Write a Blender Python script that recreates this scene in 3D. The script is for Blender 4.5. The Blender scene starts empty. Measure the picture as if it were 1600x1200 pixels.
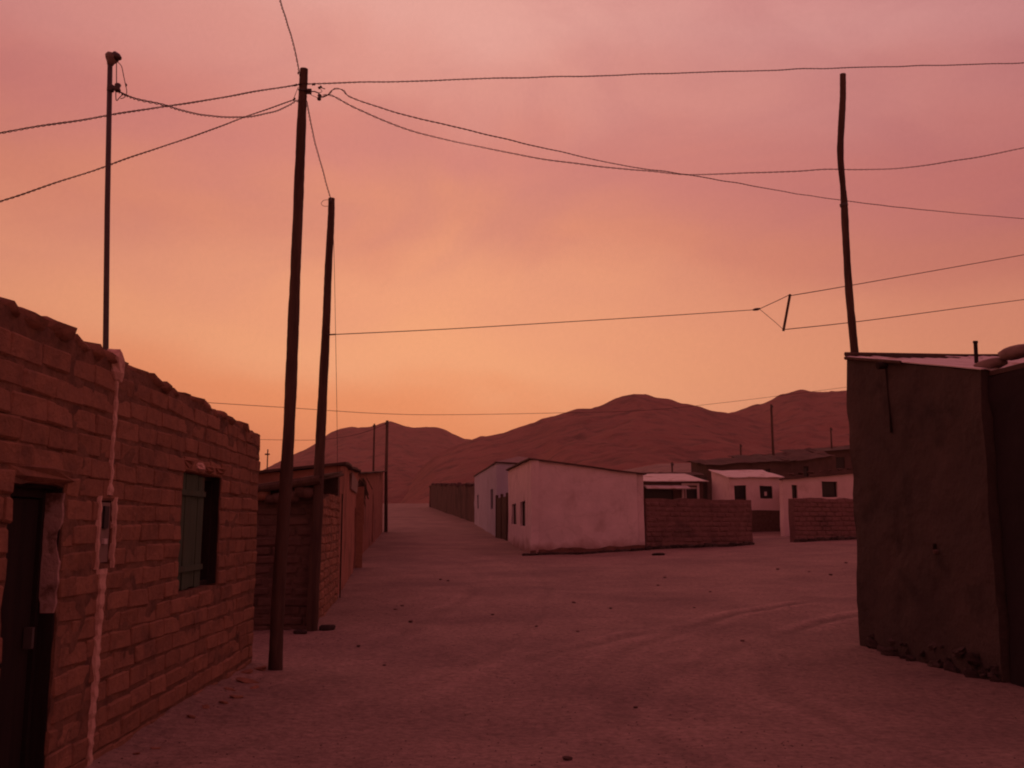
import bpy, math, random
import numpy as np
from mathutils import Vector, Matrix

random.seed(7)
S = bpy.context.scene
COL = S.collection

# ------------------------------------------------------------------ camera
EYE = 1.6
F = 1500.0
PITCH = math.atan(220.0 / F)
cam_d = bpy.data.cameras.new('camera')
cam_d.sensor_width = 36.0
cam_d.lens = 36.0 * F / 1600.0
cam_d.clip_start = 0.05
cam_d.clip_end = 20000
cam = bpy.data.objects.new('camera', cam_d)
COL.objects.link(cam)
cam.location = (0, 0, EYE)
cam.rotation_euler = (math.pi / 2 + PITCH, 0, 0)
S.camera = cam
S.render.resolution_x = 1024
S.render.resolution_y = 768

# ------------------------------------------------------------------ world: dusty dusk sky
def lin(r, g, b):
    f = lambda c: (c / 255.0 / 12.92) if c / 255.0 <= 0.04045 else ((c / 255.0 + 0.055) / 1.055) ** 2.4
    return (f(r), f(g), f(b), 1.0)

W = bpy.data.worlds.new('World')
S.world = W
W.use_nodes = True
nt = W.node_tree
nt.nodes.clear()
def N(tree, t, **kw):
    n = tree.nodes.new(t)
    for k, v in kw.items():
        setattr(n, k, v)
    return n
def L(tree, a, b):
    tree.links.new(a, b)
def mathn(tree, op, a, b=None, c=None, clamp=False):
    n = tree.nodes.new('ShaderNodeMath'); n.operation = op; n.use_clamp = clamp
    for i, v in enumerate((a, b, c)):
        if v is None: continue
        if isinstance(v, (int, float)): n.inputs[i].default_value = v
        else: tree.links.new(v, n.inputs[i])
    return n.outputs[0]
def mixc(tree, fac, a, b, mode='MIX'):
    n = tree.nodes.new('ShaderNodeMix'); n.data_type = 'RGBA'; n.blend_type = mode
    for idx, v in ((0, fac), (6, a), (7, b)):
        if isinstance(v, (int, float)): n.inputs[idx].default_value = v
        elif isinstance(v, tuple): n.inputs[idx].default_value = v
        else: tree.links.new(v, n.inputs[idx])
    return n.outputs[2]

tc = N(nt, 'ShaderNodeTexCoord')
sep = N(nt, 'ShaderNodeSeparateXYZ')
L(nt, tc.outputs['Generated'], sep.inputs[0])
# broad cloud blotches
mp = N(nt, 'ShaderNodeMapping'); mp.inputs['Scale'].default_value = (1.0, 1.0, 2.2)
mp.inputs['Location'].default_value = (0.35, 0.2, 0.1)
L(nt, tc.outputs['Generated'], mp.inputs[0])
cl = N(nt, 'ShaderNodeTexNoise'); cl.inputs['Scale'].default_value = 2.3; cl.inputs['Detail'].default_value = 4; cl.inputs['Roughness'].default_value = 0.45
cl.inputs['Distortion'].default_value = 0.5
L(nt, mp.outputs[0], cl.inputs['Vector'])
cl2 = N(nt, 'ShaderNodeTexNoise'); cl2.inputs['Scale'].default_value = 7.0; cl2.inputs['Detail'].default_value = 6; cl2.inputs['Roughness'].default_value = 0.5
L(nt, mp.outputs[0], cl2.inputs['Vector'])
el0 = mathn(nt, 'ARCSINE', mathn(nt, 'MINIMUM', mathn(nt, 'MAXIMUM', sep.outputs['Z'], -1.0), 1.0))
# the warm band sits higher on the sunset side (left), cloud edges wobble it
wob = mathn(nt, 'MULTIPLY', mathn(nt, 'SUBTRACT', cl.outputs[0], 0.5), 0.20)
wob2 = mathn(nt, 'MULTIPLY', mathn(nt, 'SUBTRACT', cl2.outputs[0], 0.5), 0.05)
side = mathn(nt, 'MULTIPLY', sep.outputs['X'], 0.09)
hgt = mathn(nt, 'ADD', mathn(nt, 'ADD', mathn(nt, 'ADD', el0, side), wob), wob2)
# keep the band steady close to the horizon
ramp = N(nt, 'ShaderNodeValToRGB')
L(nt, mathn(nt, 'DIVIDE', hgt, math.pi / 2), ramp.inputs[0])
def deg(d): return max(0.0, d / 90.0)
stops = [(0, (232, 138, 94)), (5, (240, 150, 102)), (9, (245, 168, 122)), (13, (240, 162, 122)),
         (17, (226, 146, 116)), (21.5, (215, 136, 121)), (26, (221, 150, 136)), (30, (227, 163, 150)), (38, (216, 141, 136)), (58, (194, 107, 112)), (90, (172, 88, 100))]
cr = ramp.color_ramp
cr.interpolation = 'EASE'
while len(cr.elements) > 1: cr.elements.remove(cr.elements[0])
cr.elements[0].position = deg(stops[0][0]); cr.elements[0].color = lin(*stops[0][1])
for d, c in stops[1:]:
    e = cr.elements.new(deg(d)); e.color = lin(*c)
mp3 = N(nt, 'ShaderNodeMapping'); mp3.inputs['Scale'].default_value = (1.6, 1.6, 3.2); mp3.inputs['Rotation'].default_value = (0, .5, .3)
L(nt, tc.outputs['Generated'], mp3.inputs[0])
cl3 = N(nt, 'ShaderNodeTexNoise'); cl3.inputs['Scale'].default_value = 2.6; cl3.inputs['Detail'].default_value = 7; cl3.inputs['Roughness'].default_value = 0.55; cl3.inputs['Distortion'].default_value = 0.8
L(nt, mp3.outputs[0], cl3.inputs['Vector'])
vr = N(nt, 'ShaderNodeMapRange'); vr.interpolation_type = 'SMOOTHSTEP'
vr.inputs['From Min'].default_value = 0.40; vr.inputs['From Max'].default_value = 0.72; vr.inputs['To Max'].default_value = 0.34
L(nt, cl3.outputs[0], vr.inputs['Value'])
vh = N(nt, 'ShaderNodeMapRange'); vh.interpolation_type = 'SMOOTHSTEP'
vh.inputs['From Min'].default_value = 0.16; vh.inputs['From Max'].default_value = 0.34
L(nt, el0, vh.inputs['Value'])
grn = N(nt, 'ShaderNodeTexNoise'); grn.inputs['Scale'].default_value = 260; grn.inputs['Detail'].default_value = 3
L(nt, tc.outputs['Generated'], grn.inputs['Vector'])
gm = N(nt, 'ShaderNodeMapRange'); gm.inputs['From Min'].default_value = .3; gm.inputs['From Max'].default_value = .7; gm.inputs['To Min'].default_value = .985; gm.inputs['To Max'].default_value = 1.015
L(nt, grn.outputs[0], gm.inputs['Value'])
veil = mixc(nt, mathn(nt, 'MULTIPLY', vr.outputs[0], vh.outputs[0]), ramp.outputs[0], lin(194, 124, 121))
hsv = N(nt, 'ShaderNodeHueSaturation'); L(nt, veil, hsv.inputs['Color']); L(nt, gm.outputs[0], hsv.inputs['Value'])
# slightly dimmer away from the sunset (which lies ahead and to the left)
sun_az = math.radians(5)   # left of straight ahead
dx, dy_ = -math.sin(sun_az), math.cos(sun_az)
dt = mathn(nt, 'ADD', mathn(nt, 'MULTIPLY', sep.outputs['X'], dx), mathn(nt, 'MULTIPLY', sep.outputs['Y'], dy_))
# angle from the glow, horizontally
az = mathn(nt, 'ARCTAN2', mathn(nt, 'SUBTRACT', mathn(nt, 'MULTIPLY', sep.outputs['X'], dy_), mathn(nt, 'MULTIPLY', sep.outputs['Y'], dx)), dt)
flat = mathn(nt, 'SQRT', mathn(nt, 'MAXIMUM', mathn(nt, 'SUBTRACT', 1.0, mathn(nt, 'MULTIPLY', sep.outputs['Z'], sep.outputs['Z'])), 0.0))
azs = mathn(nt, 'MULTIPLY', mathn(nt, 'SQRT', mathn(nt, 'ADD', mathn(nt, 'MULTIPLY', az, az), 0.005)), flat)
q_ = mathn(nt, 'DIVIDE', azs, 0.55)
glow = mathn(nt, 'DIVIDE', 1.0, mathn(nt, 'ADD', 1.0, mathn(nt, 'MULTIPLY', q_, q_)))
dim = mathn(nt, 'ADD', 0.49, mathn(nt, 'MULTIPLY', glow, 0.56))
cold = mixc(nt, glow, (1.0, 0.77, 1.04, 1), (1, 1, 1, 1))
skyc = mixc(nt, 1.0, hsv.outputs[0], cold, 'MULTIPLY')
bgd = N(nt, 'ShaderNodeBackground')
L(nt, skyc, bgd.inputs['Color'])
L(nt, dim, bgd.inputs['Strength'])
wo = N(nt, 'ShaderNodeOutputWorld')
L(nt, bgd.outputs[0], wo.inputs['Surface'])

# the sun is below the hills: a very weak, very soft afterglow from ahead-left
sun_d = bpy.data.lights.new('sun', 'SUN')
sun_d.energy = 0.10
sun_d.angle = math.radians(50)
sun_d.color = (1.0, 0.42, 0.22)
sun = bpy.data.objects.new('sun', sun_d)
COL.objects.link(sun)
sun.rotation_euler = (math.radians(-78), 0, math.radians(35))

S.view_settings.view_transform = 'Standard'
S.view_settings.look = 'None'
S.view_settings.gamma = 1.0
S.view_settings.exposure = 0.0
S.view_settings.use_curve_mapping = False
S.render.engine = 'CYCLES'
S.cycles.pixel_filter_type = 'BLACKMAN_HARRIS'
S.cycles.filter_width = 2.0

# ------------------------------------------------------------------ helpers: pixels -> place
CP, SP = math.cos(PITCH), math.sin(PITCH)
def ratio(py):                      # height gained per metre of forward distance
    v = (600.0 - py) / F
    return (SP + v * CP) / (CP - v * SP)
def at(px, py, Y):
    u = (px - 800.0) / F; v = (600.0 - py) / F
    t = Y / (CP - v * SP)
    return Vector((u * t, Y, EYE + (SP + v * CP) * t))

def sstep(a, b, x):
    t = np.clip((x - a) / (b - a), 0, 1)
    return t * t * (3 - 2 * t)

# ------------------------------------------------------------------ numpy noise
def _hash(ix, iy, iz, seed):
    n = (ix.astype(np.int64) * 374761393 + iy.astype(np.int64) * 668265263 + iz.astype(np.int64) * 2147483647 + seed * 974711) & 0xffffffff
    n = ((n ^ (n >> 13)) * 1274126177) & 0xffffffff
    n = ((n ^ (n >> 16)) * 2246822519) & 0xffffffff
    return ((n ^ (n >> 15)) & 0xffffff) / float(0xffffff)
def noise3(x, y, z, seed=0):
    x = np.asarray(x, float); y = np.asarray(y, float) + np.zeros_like(x); z = np.asarray(z, float) + np.zeros_like(x)
    ix, iy, iz = np.floor(x), np.floor(y), np.floor(z)
    fx, fy, fz = x - ix, y - iy, z - iz
    fx = fx * fx * (3 - 2 * fx); fy = fy * fy * (3 - 2 * fy); fz = fz * fz * (3 - 2 * fz)
    r = 0
    for a in (0, 1):
        wa = fx if a else 1 - fx
        for b in (0, 1):
            wb = fy if b else 1 - fy
            for c in (0, 1):
                wc = fz if c else 1 - fz
                r = r + wa * wb * wc * _hash(ix + a, iy + b, iz + c, seed)
    return r * 2 - 1
def fbm(x, y, z=0.0, octs=4, seed=0, gain=0.5):
    r = 0; a = 1.0; f = 1.0
    for o in range(octs):
        r = r + a * noise3(np.asarray(x) * f, np.asarray(y) * f, np.asarray(z) * f, seed + o * 17)
        a *= gain; f *= 2.03
    return r
def ground_base(x, y):
    x = np.asarray(x, float); y = np.asarray(y, float)
    k = 1.2
    z = 0.02 * k * np.log1p(np.exp(np.clip((y - 10) / k, -30, 30))) + 0.02 * np.where((y - 10) / k > 30, (y - 10) - 30 * k, 0)
    z = z + 0.015 * (np.clip(y, 45, 190) - 45) - 0.02 * (np.clip(y, 190, 1e9) - 190)
    z = z + 0.027 * np.clip(x, 0, 30) * sstep(12, 34, y)
    z = z + 0.075 * (np.clip(y, 56, 130) - 56) * sstep(8, 20, x)
    return z
TRACKS = ((12.0, 9.0, 9.5), (12.0, 9.0, 11.0), (16.5, 4.0, 16.2), (16.5, 4.0, 17.7), (-42.0, 22.0, 41.2), (-42.0, 22.0, 42.7))
def wear(x, y):
    # wheel ruts: pressed centre (-), loose raised rims (+)
    w = 0
    wob_ = .22 * fbm(x * .35, y * .35, 0, 2, 31)
    brk = np.clip(.75 + .8 * fbm(x * .5, y * .5, 0, 2, 41), 0, 1.2)
    for k, (cx, cy, R) in enumerate(TRACKS):
        d = np.sqrt((x - cx) ** 2 + (y - cy) ** 2) - R + wob_
        w = w + brk * (-.8 * np.exp(-(d / .10) ** 2) + .8 * np.exp(-((np.abs(d) - .22) / .09) ** 2)) * (.8 if k < 4 else .6)
    return w
def relief(x, y):
    near = 1 - sstep(25, 60, y)
    r = 0.035 * fbm(x * 0.35, y * 0.35, 0, 3, 5)
    r = r + near * 0.012 * fbm(x * 2.0, y * 1.6, 0, 4, 9, 0.6)
    r = r + near * .009 * wear(x, y)
    # dust piled against the near left wall
    r = r + 0.10 * np.exp(-np.clip(x + 2.85, 0, 9) / 0.22) * sstep(-20, 0, y) * (1 - sstep(11.0, 11.6, y)) * (0.6 + 0.4 * fbm(x, y * 1.7, 0, 2, 77))
    return r
def G(x, y):
    return float(ground_base(np.array([x]), np.array([y]))[0] + relief(np.array([x]), np.array([y]))[0])
def gpt(px, py):                    # the ground point seen at a pixel
    lo, hi = 3.0, 200.0
    for it in range(3):
        Ys = np.linspace(lo, hi, 200) if it else np.geomspace(lo, hi, 200)
        u = (px - 800.0) / F; v = (600.0 - py) / F
        t = Ys / (CP - v * SP)
        X = u * t; Z = EYE + (SP + v * CP) * t
        below = np.nonzero(Z <= ground_base(X, Ys) + relief(X, Ys))[0]
        i = int(below[0]) if len(below) else len(Ys) - 1
        lo, hi = float(Ys[max(i - 1, 0)]), float(Ys[i])
    return at(px, py, hi)

# ------------------------------------------------------------------ materials
MATS = {}
def mat(name, c1, c2=None, scale=3.0, bump=0.0, bscale=None, rough=0.95, rand=0.0, detail=8, spec=0.1, metal=0.0, stretch=(1, 1, 1), c3=None, s3=0.6, t3=(0.52, 0.62), bdist=0.02):
    if name in MATS: return MATS[name]
    m = bpy.data.materials.new(name); m.use_nodes = True
    t = m.node_tree; t.nodes.clear()
    out = N(t, 'ShaderNodeOutputMaterial'); bs = N(t, 'ShaderNodeBsdfPrincipled')
    L(t, bs.outputs[0], out.inputs[0])
    bs.inputs['Roughness'].default_value = rough
    bs.inputs['Specular IOR Level'].default_value = spec
    bs.inputs['Metallic'].default_value = metal
    geo = N(t, 'ShaderNodeNewGeometry')
    mp = N(t, 'ShaderNodeMapping'); mp.inputs['Scale'].default_value = stretch
    L(t, geo.outputs['Position'], mp.inputs[0])
    n1 = N(t, 'ShaderNodeTexNoise'); n1.inputs['Scale'].default_value = scale; n1.inputs['Detail'].default_value = detail; n1.inputs['Roughness'].default_value = 0.62
    L(t, mp.outputs[0], n1.inputs['Vector'])
    mr = N(t, 'ShaderNodeMapRange'); mr.inputs['From Min'].default_value = 0.33; mr.inputs['From Max'].default_value = 0.67
    L(t, n1.outputs[0], mr.inputs[0])
    c = mixc(t, mr.outputs[0], (*c1, 1), (*(c2 or c1), 1))
    if c3:
        n3 = N(t, 'ShaderNodeTexNoise'); n3.inputs['Scale'].default_value = s3; n3.inputs['Detail'].default_value = 6; n3.inputs['Roughness'].default_value = 0.6
        L(t, mp.outputs[0], n3.inputs['Vector'])
        m3 = N(t, 'ShaderNodeMapRange'); m3.inputs['From Min'].default_value = t3[0]; m3.inputs['From Max'].default_value = t3[1]
        L(t, n3.outputs[0], m3.inputs[0])
        c = mixc(t, m3.outputs[0], c, (*c3, 1))
    if rand:
        oi = N(t, 'ShaderNodeObjectInfo')
        r = N(t, 'ShaderNodeMapRange'); r.inputs['To Min'].default_value = 1 - rand; r.inputs['To Max'].default_value = 1 + rand
        L(t, oi.outputs['Random'], r.inputs[0])
        hs = N(t, 'ShaderNodeHueSaturation'); L(t, r.outputs[0], hs.inputs['Value']); L(t, c, hs.inputs['Color'])
        c = hs.outputs[0]
    L(t, c, bs.inputs['Base Color'])
    if bump:
        n2 = N(t, 'ShaderNodeTexNoise'); n2.inputs['Scale'].default_value = bscale or scale * 6; n2.inputs['Detail'].default_value = 8; n2.inputs['Roughness'].default_value = 0.65
        L(t, mp.outputs[0], n2.inputs['Vector'])
        b = N(t, 'ShaderNodeBump'); b.inputs['Strength'].default_value = bump; b.inputs['Distance'].default_value = bdist
        L(t, n2.outputs[0], b.inputs['Height']); L(t, b.outputs[0], bs.inputs['Normal'])
    MATS[name] = m
    return m

M_adobe = mat('adobe_brick', (.335, .172, .115), (.25, .134, .096), 9, 1.0, 26, rand=.13, c3=(.18, .10, .075), s3=2.2, t3=(.55, .7))
M_mortar = mat('mud_mortar', (.255, .138, .096), (.14, .08, .06), 9, .9, 30, c3=(.11, .062, .05), s3=4, t3=(.55, .68))
M_darkadobe = mat('shaded_adobe', (.15, .092, .078), (.10, .064, .056), 7, .8, 22, rand=.12, c3=(.09, .06, .05), s3=2.2, t3=(.55, .7))  # darker copy of the adobe, the shed front's shade put into its colour
M_yard = mat('yard_adobe', (.22, .125, .12), (.16, .09, .088), 5, .8, 20, rand=.1, c3=(.11, .065, .065), s3=1.2, t3=(.52, .7))
M_roll = mat('grey_mud_roll', (.30, .22, .21), (.22, .16, .155), 5, .8, 20)
M_ruin = mat('ruin_adobe', (.12, .07, .068), (.08, .048, .048), .8, .3, 14, c3=(.06, .04, .04), s3=.3)
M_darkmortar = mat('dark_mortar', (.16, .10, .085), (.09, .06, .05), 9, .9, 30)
M_redplaster = mat('red_mud_plaster', (.36, .17, .13), (.28, .13, .10), 1.5, .5, 14, c3=(.22, .11, .085), s3=.8)
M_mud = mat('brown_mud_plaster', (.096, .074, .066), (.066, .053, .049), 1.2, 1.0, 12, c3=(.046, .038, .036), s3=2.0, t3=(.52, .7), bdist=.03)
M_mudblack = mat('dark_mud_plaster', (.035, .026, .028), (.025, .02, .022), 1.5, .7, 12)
M_white = mat('whitewash', (.74, .60, .60), (.66, .52, .52), 1.1, .5, 10, c3=(.52, .38, .36), s3=1.3, t3=(.56, .78))
M_whiteblue = mat('pale_blue_wash', (.46, .46, .56), (.40, .40, .50), 1.1, .4, 10, c3=(.34, .32, .38), s3=1.0, t3=(.55, .75))
M_soilbase = mat('dark_wall_foot', (.20, .10, .085), (.11, .06, .055), 4, .9, 16)  # darker band colour along the foot of the white house
M_plasterstrip = mat('pale_plaster', (.72, .50, .42), (.60, .38, .32), 9, .8, 30, c3=(.46, .27, .22), s3=7, t3=(.5, .66))
M_oldplaster = mat('old_jamb_plaster', (.50, .34, .32), (.38, .25, .235), 9, .8, 30, c3=(.14, .08, .065), s3=6, t3=(.5, .62))
M_wood = mat('weathered_wood', (.12, .078, .062), (.06, .040, .034), 10, .8, 40, stretch=(1, 1, .12), rough=.9)
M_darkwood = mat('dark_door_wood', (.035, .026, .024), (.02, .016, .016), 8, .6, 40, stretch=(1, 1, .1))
M_green = mat('green_shutter_paint', (.080, .118, .080), (.058, .088, .062), 10, .5, 40, stretch=(1, 1, .15), c3=(.10, .085, .06), s3=6, t3=(.56, .66))
M_steel = mat('galvanised_pipe', (.10, .085, .085), (.075, .062, .062), 12, .2, 40, rough=.6, spec=.4, metal=.3)
M_tin = mat('tin_sheet', (.62, .55, .56), (.50, .43, .44), 2.0, .2, 20, rough=.55, spec=.4, c3=(.34, .22, .18), s3=1.6, t3=(.56, .66))
M_dtin = mat('rusted_tin', (.10, .065, .055), (.06, .042, .038), 3, .3, 20, rough=.8)
M_ceramic = mat('insulator_glaze', (.06, .035, .03), (.05, .03, .03), 5, 0, rough=.3, spec=.5)
M_cable = mat('cable_rubber', (.075, .045, .045), (.06, .038, .038), 5, 0, rough=.7)
M_stone = mat('field_stone', (.16, .10, .09), (.09, .06, .055), 9, .9, 24, rand=.3)
M_darkstone = mat('footing_stone', (.075, .055, .052), (.045, .034, .032), 9, .9, 24, rand=.35)
M_glass = mat('dark_glass', (.02, .018, .022), (.02, .018, .022), 3, 0, rough=.3, spec=.25)
M_frame = mat('painted_frame', (.62, .52, .52), (.52, .42, .42), 6, .2, 20)
M_boxgrey = mat('meter_box_paint', (.26, .19, .17), (.22, .16, .145), 7, .2, 30, rough=.6)
M_village = mat('village_mud', (.13, .085, .075), (.08, .055, .05), .8, .6, 5)
M_inside = mat('dark_interior', (.03, .022, .022), (.02, .016, .016), 2, 0)  # near-black interior tone, left unassigned
M_scrub = mat('dry_scrub', (.07, .05, .035), (.04, .032, .024), 6, 0, rough=1)

# ground: dry dust with compacted patches
def ground_mat():
    m = mat('dusty_ground', (.345, .248, .216), (.262, .188, .168), 0.8, 1.0, 7, c3=(.205, .145, .136), s3=.30, t3=(.46, .70), bdist=.045)
    t = m.node_tree
    bs = [n for n in t.nodes if n.type == 'BSDF_PRINCIPLED'][0]
    src = bs.inputs['Base Color'].links[0].from_socket
    geo = [n for n in t.nodes if n.type == 'NEW_GEOMETRY'][0]
    n = N(t, 'ShaderNodeTexNoise'); n.inputs['Scale'].default_value = 14; n.inputs['Detail'].default_value = 10; n.inputs['Roughness'].default_value = .75
    L(t, geo.outputs['Position'], n.inputs['Vector'])
    r = N(t, 'ShaderNodeMapRange'); r.inputs['From Min'].default_value = .35; r.inputs['From Max'].default_value = .65
    r.inputs['To Min'].default_value = .66; r.inputs['To Max'].default_value = 1.24
    L(t, n.outputs[0], r.inputs[0])
    v = N(t, 'ShaderNodeTexVoronoi'); v.inputs['Scale'].default_value = 9; v.feature = 'F1'
    L(t, geo.outputs['Position'], v.inputs['Vector'])
    sp = N(t, 'ShaderNodeMapRange'); sp.inputs['From Min'].default_value = .04; sp.inputs['From Max'].default_value = .16
    sp.inputs['To Min'].default_value = .62; sp.inputs['To Max'].default_value = 1
    L(t, v.outputs['Distance'], sp.inputs[0])
    wa = N(t, 'ShaderNodeAttribute'); wa.attribute_name = 'wear'
    wf = mathn(t, 'MULTIPLY_ADD', wa.outputs['Fac'], .20, 1.0)
    hs = N(t, 'ShaderNodeHueSaturation'); L(t, mathn(t, 'MULTIPLY', mathn(t, 'MULTIPLY', r.outputs[0], sp.outputs[0]), wf), hs.inputs['Value']); L(t, src, hs.inputs['Color'])
    L(t, hs.outputs[0], bs.inputs['Base Color'])
    # a second, coarser bump for trampled earth
    b1 = [q for q in t.nodes if q.type == 'BUMP'][0]
    n4 = N(t, 'ShaderNodeTexNoise'); n4.inputs['Scale'].default_value = 35; n4.inputs['Detail'].default_value = 6
    L(t, geo.outputs['Position'], n4.inputs['Vector'])
    b2 = N(t, 'ShaderNodeBump'); b2.inputs['Strength'].default_value = .8; b2.inputs['Distance'].default_value = .008
    L(t, n4.outputs[0], b2.inputs['Height']); L(t, b1.outputs[0], b2.inputs['Normal']); L(t, b2.outputs[0], bs.inputs['Normal'])
    return m
M_ground = ground_mat()
M_hill = mat('hill_scree', (.31, .140, .118), (.245, .112, .098), .03, .8, .16, c3=(.15, .078, .070), s3=.10, t3=(.48, .68), bdist=4)

# ------------------------------------------------------------------ object helpers
WL = {}
def mesh_of(name, verts, faces, m, smooth=False):
    me = bpy.data.meshes.new(name)
    me.from_pydata([tuple(v) for v in verts], [], faces)
    if m: me.materials.append(m)
    if smooth: me.polygons.foreach_set('use_smooth', [True] * len(me.polygons))
    me.update()
    return me
def tag(o, label=None, cat=None, group=None, kind=None):
    if label: o['label'] = label
    if cat: o['category'] = cat
    if group: o['group'] = group
    if kind: o['kind'] = kind
    return o
def place(o, parent, world):
    COL.objects.link(o)
    world = Vector(world)
    if parent is not None:
        o.parent = parent; o.location = world - WL[parent.name]
    else:
        o.location = world
    WL[o.name] = world
    return o
def thing(name, loc, label, cat, group=None):
    o = bpy.data.objects.new(name, None); o.empty_display_size = .3
    place(o, None, loc)
    return tag(o, label, cat, group)
class MB:
    def __init__(s): s.v = []; s.f = []
    def add(s, vs, fs):
        b = len(s.v); s.v += [Vector(v) for v in vs]; s.f += [tuple(i + b for i in f) for f in fs]; return s
    def box(s, c, size, rot=None, jit=0.0):
        c = Vector(c); vs = []
        for sx in (-.5, .5):
            for sy in (-.5, .5):
                for sz in (-.5, .5):
                    p = Vector((sx * size[0], sy * size[1], sz * size[2]))
                    if jit: p += Vector([random.uniform(-jit, jit) for _ in range(3)])
                    if rot: p = rot @ p
                    vs.append(c + p)
        return s.add(vs, [(0, 1, 3, 2), (4, 6, 7, 5), (0, 4, 5, 1), (2, 3, 7, 6), (0, 2, 6, 4), (1, 5, 7, 3)])
    def tube(s, pts, rad, n=8, cap=True, noise=0.0, seed=0):
        pts = [Vector(p) for p in pts]; k = len(pts)
        if isinstance(rad, (int, float)): rad = [rad] * k
        rings = []; up = None
        for i in range(k):
            d = (pts[min(i + 1, k - 1)] - pts[max(i - 1, 0)])
            d = d.normalized() if d.length > 1e-9 else Vector((0, 0, 1))
            if up is None:
                a = Vector((1, 0, 0)) if abs(d.x) < .8 else Vector((0, 1, 0))
                up = (a - d * a.dot(d)).normalized()
            else:
                up = (up - d * up.dot(d)).normalized()
            w = d.cross(up)
            ring = []
            for j in range(n):
                a = 2 * math.pi * j / n
                r = rad[i] * (1 + (noise * random.uniform(-1, 1) if noise else 0))
                ring.append(pts[i] + (up * math.cos(a) + w * math.sin(a)) * r)
            rings.append(ring)
        vs = [p for r in rings for p in r]; fs = []
        for i in range(k - 1):
            for j in range(n):
                a = i * n + j; b = i * n + (j + 1) % n
                fs.append((a, b, b + n, a + n))
        if cap:
            fs.append(tuple(range(n - 1, -1, -1))); fs.append(tuple((k - 1) * n + j for j in range(n)))
        return s.add(vs, fs)
    def lump(s, c, size, seed=0, rot=None, n=6, rough=.18):
        vs = []; fs = []; c = Vector(c); rnd = random.Random(seed)
        rows = 5
        for i in range(rows + 1):
            th = math.pi * i / rows
            for j in range(n):
                ph = 2 * math.pi * (j + .5 * (i % 2)) / n
                p = Vector((math.sin(th) * math.cos(ph), math.sin(th) * math.sin(ph), math.cos(th)))
                # squarish superellipsoid
                p = Vector([math.copysign(abs(q) ** .75, q) for q in p])
                p *= 1 + rnd.uniform(-rough, rough) * (1 if 0 < i < rows else 0)
                p = Vector((p.x * size[0] / 2, p.y * size[1] / 2, p.z * size[2] / 2))
                if rot: p = rot @ p
                vs.append(c + p)
        for i in range(rows):
            for j in range(n):
                a = i * n + j; b = i * n + (j + 1) % n
                fs.append((a, a + n, b + n, b))
        return s.add(vs, fs)
    def build(s, name, m, parent=None, smooth=False, origin=None):
        n = len(s.v)
        if origin is None:
            mn = Vector([min(v[i] for v in s.v) for i in range(3)]); mx = Vector([max(v[i] for v in s.v) for i in range(3)])
            origin = (mn + mx) / 2
        me = mesh_of(name, [v - origin for v in s.v], s.f, m, smooth)
        return place(bpy.data.objects.new(name, me), parent, origin)
def disp(v, amp, sc=1.6, seed=0):
    if not amp: return v
    a = np.array([[p.x, p.y, p.z] for p in v])
    out = a.copy()
    for i in range(3):
        out[:, i] += amp * fbm(a[:, 0] * sc, a[:, 1] * sc, a[:, 2] * sc, 3, seed + 50 * i, .55)
    return [Vector(p) for p in out]

def wall_mb(mb, p0, p1, zb, zt0, zt1, thick, openings=(), cell=.35, amp=.02, sc=1.6, seed=0, toprag=0.0):
    """wall from p0 to p1 with real thickness; outside lies to the right of p0->p1; openings (s0,s1,z0,z1)"""
    p0 = Vector((p0[0], p0[1], 0)); p1 = Vector((p1[0], p1[1], 0))
    Ln = (p1 - p0).length; d = (p1 - p0) / Ln; nrm = Vector((d.y, -d.x, 0))
    ztm = min(zt0, zt1) - (.02 if zt0 != zt1 else 0)
    def cuts(a, b, extra):
        pts = sorted(set([a, b] + [e for e in extra if a + .01 < e < b - .01]))
        res = []
        for u, v in zip(pts, pts[1:]):
            k = max(1, int(math.ceil((v - u) / cell)))
            res += [u + (v - u) * i / k for i in range(k)]
        return res + [b]
    ss = cuts(0, Ln, [o[0] for o in openings] + [o[1] for o in openings])
    zz = cuts(zb, ztm, [o[2] for o in openings] + [o[3] for o in openings])
    if zt0 != zt1: zz = zz + [None]
    ns, nz = len(ss), len(zz)
    keep = {}
    for i in range(ns - 1):
        sm = (ss[i] + ss[i + 1]) / 2
        for j in range(nz - 1):
            zm = (zz[j] + (zz[j + 1] if zz[j + 1] is not None else zz[j] + .02)) / 2
            if not any(o[0] < sm < o[1] and o[2] < zm < o[3] for o in openings): keep[(i, j)] = 1
    fr = []; bk = []
    for j in range(nz):
        for i in range(ns):
            z = zz[j]
            if z is None: z = zt0 + (zt1 - zt0) * ss[i] / Ln
            if j == nz - 1 and toprag: z += toprag * float(fbm(np.array([ss[i] * 2.2 + seed]), np.array([3.3]), 0, 3, seed)[0])
            p = p0 + d * ss[i] + Vector((0, 0, z))
            fr.append(p); bk.append(p - nrm * thick)
    vs = disp(fr, amp, sc, seed) + disp(bk, amp, sc, seed)
    nv = ns * nz; fs = []; idx = lambda i, j: j * ns + i
    for (i, j) in keep:
        a, b, c, e = idx(i, j), idx(i + 1, j), idx(i + 1, j + 1), idx(i, j + 1)
        fs.append((a, b, c, e)); fs.append((a + nv, e + nv, c + nv, b + nv))
        for (u, v), nb in (((a, b), (i, j - 1)), ((b, c), (i + 1, j)), ((c, e), (i, j + 1)), ((e, a), (i - 1, j))):
            if nb not in keep: fs.append((u, u + nv, v + nv, v))
    mb.add(vs, fs)
    return d, nrm, Ln

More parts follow.
